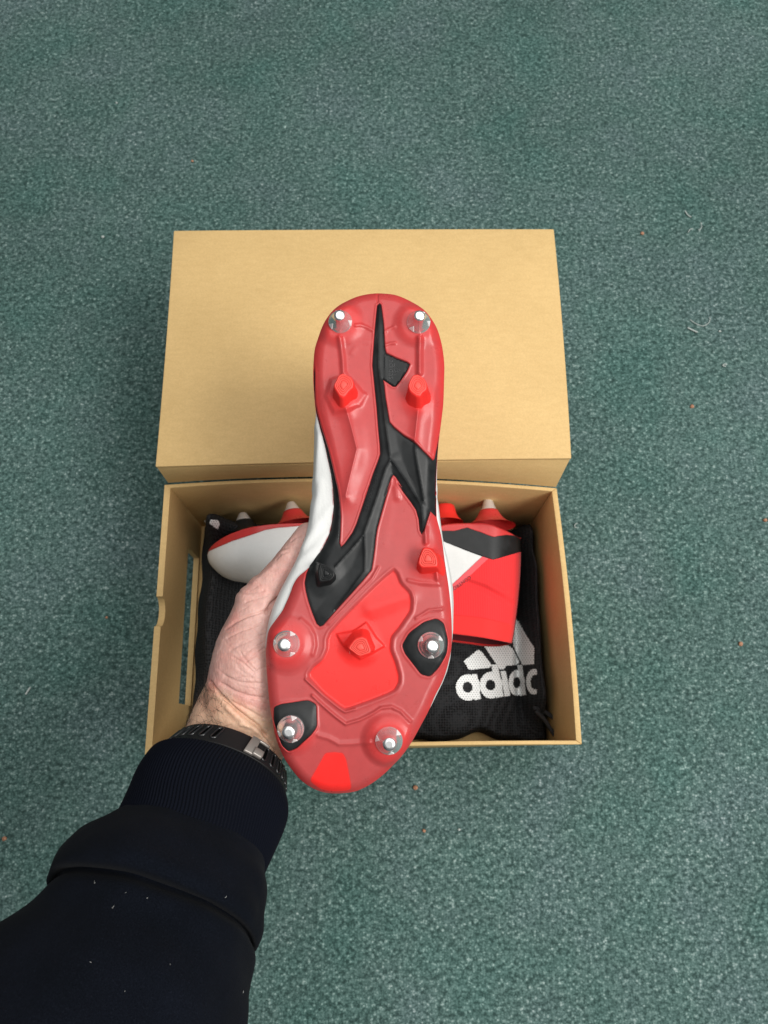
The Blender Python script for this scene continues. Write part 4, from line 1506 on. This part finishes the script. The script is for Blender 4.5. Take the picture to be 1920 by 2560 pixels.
for k in range(9):
    y0 = 1690 + 14 * k
    skin_lines.append(([(600 + 4 * k, y0), (640 + 3 * k, y0 + 14 + rl.normal(0, 4)), (690, y0 + 22 + rl.normal(0, 5))], .0002, 1.9))
for k in range(8):
    c = np.array([rl.uniform(590, 680), rl.uniform(1430, 1530)])
    d = np.array([0.8, -0.5]) if k % 2 else np.array([.6, .75])
    skin_lines.append(([tuple(c - d * 16), tuple(c), tuple(c + d * 16)], .00028, 1.7))
for line, a, w in skin_lines:
    amp -= a * np.exp(-(seg_dist(Q, line) / w) ** 2)
for c, r, a in ((cT([(640, 1620)])[0], 30, 0.0012), (cT([(480, 900)])[0], 22, 0.0022), (cT([(1010, 430)])[0], 18, 0.0008)):
    amp += a * np.exp(-(((Q - c) ** 2).sum(1)) / r ** 2)
amp = np.where(facing, amp, 0)
amp += np.array([0.0005 * noise.noise(Vector(p * 60)) + 0.00025 * noise.noise(Vector(p * 210)) for p in V])
V = V + N * amp[:, None]
palm_a = sstep((np.array([(x - 560) * 0.55 - (y - 1740) for x, y in Q]) + 20) / 50)
arm = add('arm', V, Fc, M_skin, person, attrs={'palm': palm_a})

# hair on the wrist
hp = []
cand = np.where((qx > 440) & (qx < 562) & (qy > 1715) & (qy < 1850) & (np.einsum('ij,ij->i', N, CAM - V) > -0.25) & (qd < 0.50) & (palm_a < 0.75))[0]
Rim = [i for i in cand if (N[i] @ (R2W @ np.array([-1.0, 0, 0]))) > 0.75]
for k in range(170):
    i = int(rng.choice(Rim)) if (k % 5 == 0 and Rim) else int(rng.choice(cand))
    n0 = N[i]
    d = R2W @ np.array([rng.normal(-0.35, 0.8), rng.normal(-0.5, 0.7), -0.1])
    d = d - n0 * (d @ n0); d /= np.linalg.norm(d)
    side = np.cross(n0, d)
    L = rng.uniform(0.005, 0.0115)
    cv = rng.normal(0, 0.45)
    P = np.array([V[i] + n0 * (0.0001 + 0.0011 * math.sin(u * 2.6)) + d * L * u + side * cv * L * u * u for u in np.linspace(0, 1, 6)])
    hp.append(tube(P, np.linspace(0.00008, 0.00003, 6), 3, False))
add('arm_hair', *merge(hp), M_hair, person, kind='stuff')

# sleeve
def sleeve_rings(st, n, k, thick=0.86, ribs=0, ribamp=0.0, fold=None):
    st = np.asarray(st, float)
    S = catmull(st, k)
    TK = S[:, 5] if S.shape[1] > 5 else np.full(len(S), thick)
    Lp, Rp = at(S[:, 0], S[:, 1], S[:, 4]), at(S[:, 2], S[:, 3], S[:, 4])
    C = (Lp + Rp) / 2
    A = np.gradient(C, axis=0)
    ax = C[-1] - C[0]; ax /= np.linalg.norm(ax)
    ph = np.linspace(0, 2 * np.pi, n, endpoint=False)
    rings = []
    for i, (l, r, c) in enumerate(zip(Lp, Rp, C)):
        u = (r - l) / 2
        a = AX
        u = u - a * (u @ a) * 0.6
        w = np.cross(u, a); w /= np.linalg.norm(w)
        if w @ (CAM - c) < 0: w = -w
        rv = np.linalg.norm(u) * TK[i]
        rad = 1 + ribamp * np.cos(ribs * ph) / np.linalg.norm(u) if ribs else np.ones(n)
        if ribs: rad = 1 + (rad - 1)
        ring = c + (np.cos(ph) * rad)[:, None] * u + (np.sin(ph) * rad)[:, None] * w * rv
        rings.append(ring)
    return np.array(rings)


DZ = 0.007
AX = at(330, 2480, .372 + DZ) - at(560, 1930, .455 + DZ)
AX /= np.linalg.norm(AX)
cuff_st = [(379, 1900, 702, 1998, .4550), (370, 1898, 714, 2001, .4540), (339, 1951, 721, 2031, .446), (316, 2002, 700, 2090, .4385), (296, 2036, 668, 2165, .4305), (285, 2052, 655, 2195, .4285)]
cuff_st = [(a, b_, c, d, e_ + DZ) for a, b_, c, d, e_ in cuff_st]
body_st = [(298, 2036, 660, 2170, .4310, 1.0), (288, 2041, 664, 2180, .4300, 1.02), (252, 2066, 664, 2204, .4255, 1.06), (197, 2107, 672, 2242, .418, 1.10), (151, 2153, 668, 2285, .4105, 1.14), (124, 2199, 664, 2320, .4040, 1.17), (112, 2230, 652, 2342, .4005, 1.16),
           (120, 2240, 640, 2342, .4014, 1.11), (134, 2234, 626, 2330, .4046, 1.05), (132, 2248, 628, 2342, .4026, 1.06), (104, 2276, 644, 2364, .3975, 1.08), (46, 2336, 632, 2420, .387, 1.02), (-60, 2420, 624, 2520, .372, 1.0), (-200, 2560, 614, 2680, .352, .96), (-420, 2800, 640, 2950, .325, .9)]
body_st = [(a, b_, c, d, e_ + DZ, t_) for a, b_, c, d, e_, t_ in body_st]
R = sleeve_rings(body_st, 160, 7)
nr_, ncc = R.shape[:2]
# soft cloth unevenness
Cn = R.mean(1, keepdims=True)
dirn = R - Cn
ln = np.linalg.norm(dirn, axis=2, keepdims=True)
for i in range(nr_):
    for j in range(ncc):
        p = R[i, j]
        d = 0.0034 * noise.noise(Vector(p * 17)) + 0.0022 * noise.noise(Vector((p[0] * 40, p[1] * 22, p[2] * 30))) + 0.0009 * noise.noise(Vector(p * 75))
        R[i, j] += dirn[i, j] / ln[i, j] * d
V, Fc = loft(R, False, False)
sl = add('sleeve', V, Fc, M_navy, person)
R = sleeve_rings(cuff_st, 840, 9, thick=1.06, ribs=140, ribamp=0.00062)
Ri = R[0] + (R[0].mean(0) - R[0]) * 0.05
Ri2 = R[6] + (R[6].mean(0) - R[6]) * 0.07
V, Fc = loft(np.concatenate([[Ri2, Ri], R]), False, False)
add('cuff', V, Fc, M_rib, sl)
# lint specks on the sleeve
cL = crop(0, 1800, 2.183)
hp = []
Rb = sleeve_rings(body_st, 160, 7).reshape(-1, 3)
bxp, byp, bdp = project(Rb)
for (x, y) in cL([(690, 940), (800, 970), (512, 890), (615, 1025), (490, 1320), (930, 1330), (1235, 960), (1330, 1480), (680, 1480)]):
    d2 = (bxp - x) ** 2 + (byp - y) ** 2 + np.where(bdp > .43, 1e5, 0) + (bdp - bdp.min()) * 3e3
    i = int(np.argmin(d2))
    P0 = at(x, y, bdp[i] - 0.0012)
    hp.append(tube(np.array([P0, P0 + rng.normal(0, .00035, 3), P0 + rng.normal(0, .0006, 3)]), 0.00011, 4))
add('lint_speck', *merge(hp), M_lint, sl, kind='stuff')

# ------------------------------------------------------------------ wrist watch
watch = empty('wrist_watch', at(560, 1880, 0.465))
tag(watch, 'black silicone watch strap with slots and a grey keeper round the wrist', 'wrist watch')
st = [(447, 1836, 710, 1950, .4645), (430, 1853, 711, 1965, .4620), (412, 1870, 712, 1981, .4597), (394, 1887, 713, 1997, .4574)]
R = sleeve_rings(st, 120, 6, thick=1.02)
cR = R.mean(1, keepdims=True)
inn = R + (cR - R) * 0.055
V, Fc = loft(np.concatenate([inn[::-1], R, inn[-1:]]), False, False)
strap = add('strap', V, Fc, M_silicone, watch)


def strap_point(ph_deg, u):
    """angle round the wrist (0 right, 90 facing the camera), u 0 front edge .. 1 back edge"""
    i = u * (len(R) - 1)
    i0 = int(min(i, len(R) - 2)); f_ = i - i0
    j = (ph_deg % 360) / 360 * R.shape[1]
    j0 = int(j); fj = j - j0
    def ring(k): return R[k, j0 % R.shape[1]] * (1 - fj) + R[k, (j0 + 1) % R.shape[1]] * fj
    return ring(i0) * (1 - f_) + ring(i0 + 1) * f_


def strap_frame(a, u):
    p = strap_point(a, u)
    t1 = strap_point(a + 2, u) - strap_point(a - 2, u); t1 /= np.linalg.norm(t1)
    t2 = strap_point(a, min(u + .1, 1)) - strap_point(a, max(u - .1, 0)); t2 /= np.linalg.norm(t2)
    n0 = np.cross(t1, t2); n0 /= np.linalg.norm(n0)
    if n0 @ (p - cR.mean((0, 1))) < 0: n0 = -n0
    return p, t1, t2, n0


def capsule_ring(p, t1, t2, n0, w, l, rr):
    ph = np.linspace(0, 2 * np.pi, 25)[:-1]
    path = []
    for a in ph:
        x = w * math.cos(a); y = w * math.sin(a) + (l if math.sin(a) > 0 else -l)
        path.append(p + t1 * x + t2 * y + n0 * 0.0001)
    path.append(path[0])
    return tube(np.array(path), rr, 6, False), np.array(path[:-1])


for a in list(range(106, 172, 11)) + list(range(8, 66, 10)) + [-4, -14]:
    p, t1, t2, n0 = strap_frame(a, 0.44)
    (V, Fc), path = capsule_ring(p, t1, t2, n0, 0.0016, 0.0028, 0.00075)
    s = add('strap_slot', V, Fc, M_gloss, strap)
    c_ = path.mean(0) + n0 * 0.00012
    Vh = np.concatenate([path + n0 * 0.00008, [c_]])
    add('slot_shade_disc', Vh, [(i, (i + 1) % 24, 24) for i in range(24)], M_slot_shade, s)  # flat black disc on the strap, painted shade instead of an opening

# keeper / buckle: a grey loop over the strap, with a tongue
def band_box(a0, a1, u0, u1, th, lift, n=8):
    rings = []
    for a in np.linspace(a0, a1, n):
        q = []
        for u, l in ((u0, lift), (u0, lift + th), (u0 + 0.06, lift + th * 1.25), (u1 - 0.06, lift + th * 1.25), (u1, lift + th), (u1, lift)):
            p, t1, t2, n0 = strap_frame(a, u)
            q.append(p + n0 * l)
        rings.append(q)
    return loft(rings, True, True)


V, Fc = band_box(69, 77, -0.0, 0.95, 0.0016, 0.0002)
buckle = add('buckle', V, Fc, M_grey, watch)
V2 = []
for a0, a1, u0, u1 in ((58, 76, -0.0, 0.13),):
    V, Fc = band_box(a0, a1, u0, u1, 0.0013, 0.0004)
    add('buckle_bar', V, Fc, M_grey, buckle)
V, Fc = band_box(62, 70, 0.55, 0.95, 0.0022, 0.0006)
add('buckle_pin', V, Fc, M_grey, buckle)
# watch case on the far side of the wrist
p, t1, t2, n0 = strap_frame(262, 0.6)
rings = []
for rr, h in ((.0, -.001), (.021, -.001), (.0225, .001), (.0225, .008), (.0205, .0098), (.0, .0102)):
    q = []
    for a in np.linspace(0, 2 * np.pi, 40, endpoint=False):
        ca, sa_ = math.cos(a), math.sin(a)
        k = 1 / (abs(ca) ** 5 + abs(sa_) ** 5) ** 0.2
        q.append(p + t1 * rr * k * ca * 0.9 + t2 * rr * k * sa_ + n0 * (h + 0.001))
    rings.append(q)
V, Fc = loft(rings, False, False)
add('watch_case', V, Fc, M_glass, watch)

# ------------------------------------------------------------------ bits on the carpet
def crumb(px, r, label, mat=M_crumb):
    P0 = on_z(*px, 0.0)
    o = empty('crumb', P0)
    bm = bmesh.new()
    r *= 0.88
    bmesh.ops.create_icosphere(bm, subdivisions=2, radius=r)
    for v_ in bm.verts:
        k = 1 + 0.45 * noise.noise(v_.co * (1.1 / r) + Vector(P0 * 90))
        v_.co = Vector((v_.co.x * k * 1.15, v_.co.y * k, v_.co.z * k * 0.75)) + Vector((0, 0, r * 0.55))
    V = np.array([v_.co[:] for v_ in bm.verts]); bm.verts.index_update()
    Fc = [tuple(v_.index for v_ in f_.verts) for f_ in bm.faces]
    bm.free()
    bpy.data.objects.remove(o)
    o = bpy.data.objects.new('crumb', mesh_from('crumb', V, Fc))
    o.data.materials.append(mat)
    o.location = P0
    COL.objects.link(o)
    tag(o, label, 'crumb', 'crumbs on the carpet')


crumb((1605, 585), .0021, 'pale orange crumb on the carpet right of the lid, near its back corner')
crumb((1729, 1017), .0023, 'bright orange crumb on the carpet far right of the lid, level with its front')
crumb((1851, 1610), .0022, 'orange crumb on the carpet by the right edge, level with the bag logo')
crumb((1912, 1301), .0020, 'orange crumb at the very right edge of the carpet beside the box back')
crumb((1039, 1969), .0024, 'brown and orange crumb on the carpet just right of the boot toe')
crumb((1060, 2077), .0017, 'small dull orange crumb on the carpet below the boot toe')
crumb((12, 2096), .0024, 'orange crumb on the carpet at the left edge above the sleeve')
crumb((267, 1544), .0013, 'tiny reddish crumb on the carpet left of the finger notch')
crumb((481, 404), .0017, 'pale tan crumb on the carpet behind the left half of the lid')
crumb((1148, 2074), .0013, 'tiny pale crumb on the carpet right of the dull orange one', M_thread)
crumb((292, 258), .0013, 'tiny pale crumb on the carpet near the top left corner', M_thread)
crumb((258, 593), .0018, 'white crumb on the carpet left of the lid back corner', M_thread)
crumb((1799, 829), .0014, 'tiny white crumb on the carpet beside the curved pale thread', M_thread)


def thread(pts, r, label):
    px = np.array(pts, float)
    P0 = on_z(px[:, 0].mean(), px[:, 1].mean(), 0.0)
    P = catmull([on_z(x, y, 0.0018) for x, y in pts], 8)
    V, Fc = tube(P - P0, r, 6)
    o = bpy.data.objects.new('thread', mesh_from('thread', V, Fc))
    o.data.materials.append(M_thread)
    o.location = P0
    COL.objects.link(o)
    tag(o, label, 'thread', 'pale threads on the carpet')


cP = crop(1560, 440, 3.456)
thread(cP([(570, 1240), (620, 1275), (680, 1295), (725, 1275), (745, 1240), (735, 1220)]), .00036, 'long curved pale thread on the carpet far right of the lid')
thread(cP([(550, 1310), (590, 1330), (635, 1350)]), .0008, 'short thick pale thread just below the long curved one')
thread(cP([(528, 300), (550, 335), (580, 355)]), .0006, 'short straight pale thread above the two hooked ones')
thread(cP([(665, 400), (670, 440), (655, 465), (645, 460)]), .0004, 'pale hooked thread on the carpet, right one of the two hooks')
thread(cP([(595, 455), (570, 462), (555, 488)]), .0004, 'pale hooked thread on the carpet, left one of the two hooks')
thread(cP([(890, 1630), (865, 1625), (855, 1638), (880, 1645)]), .0005, 'white looped thread on the carpet at the right edge')
thread([(1444, 1308), (1438, 1311), (1437, 1317), (1442, 1319)], .0004, 'white c-shaped thread on the carpet close to the right box wall')
thread([(76, 1718), (69, 1728), (64, 1736)], .0008, 'pale straw-like thread on the carpet at the left edge')
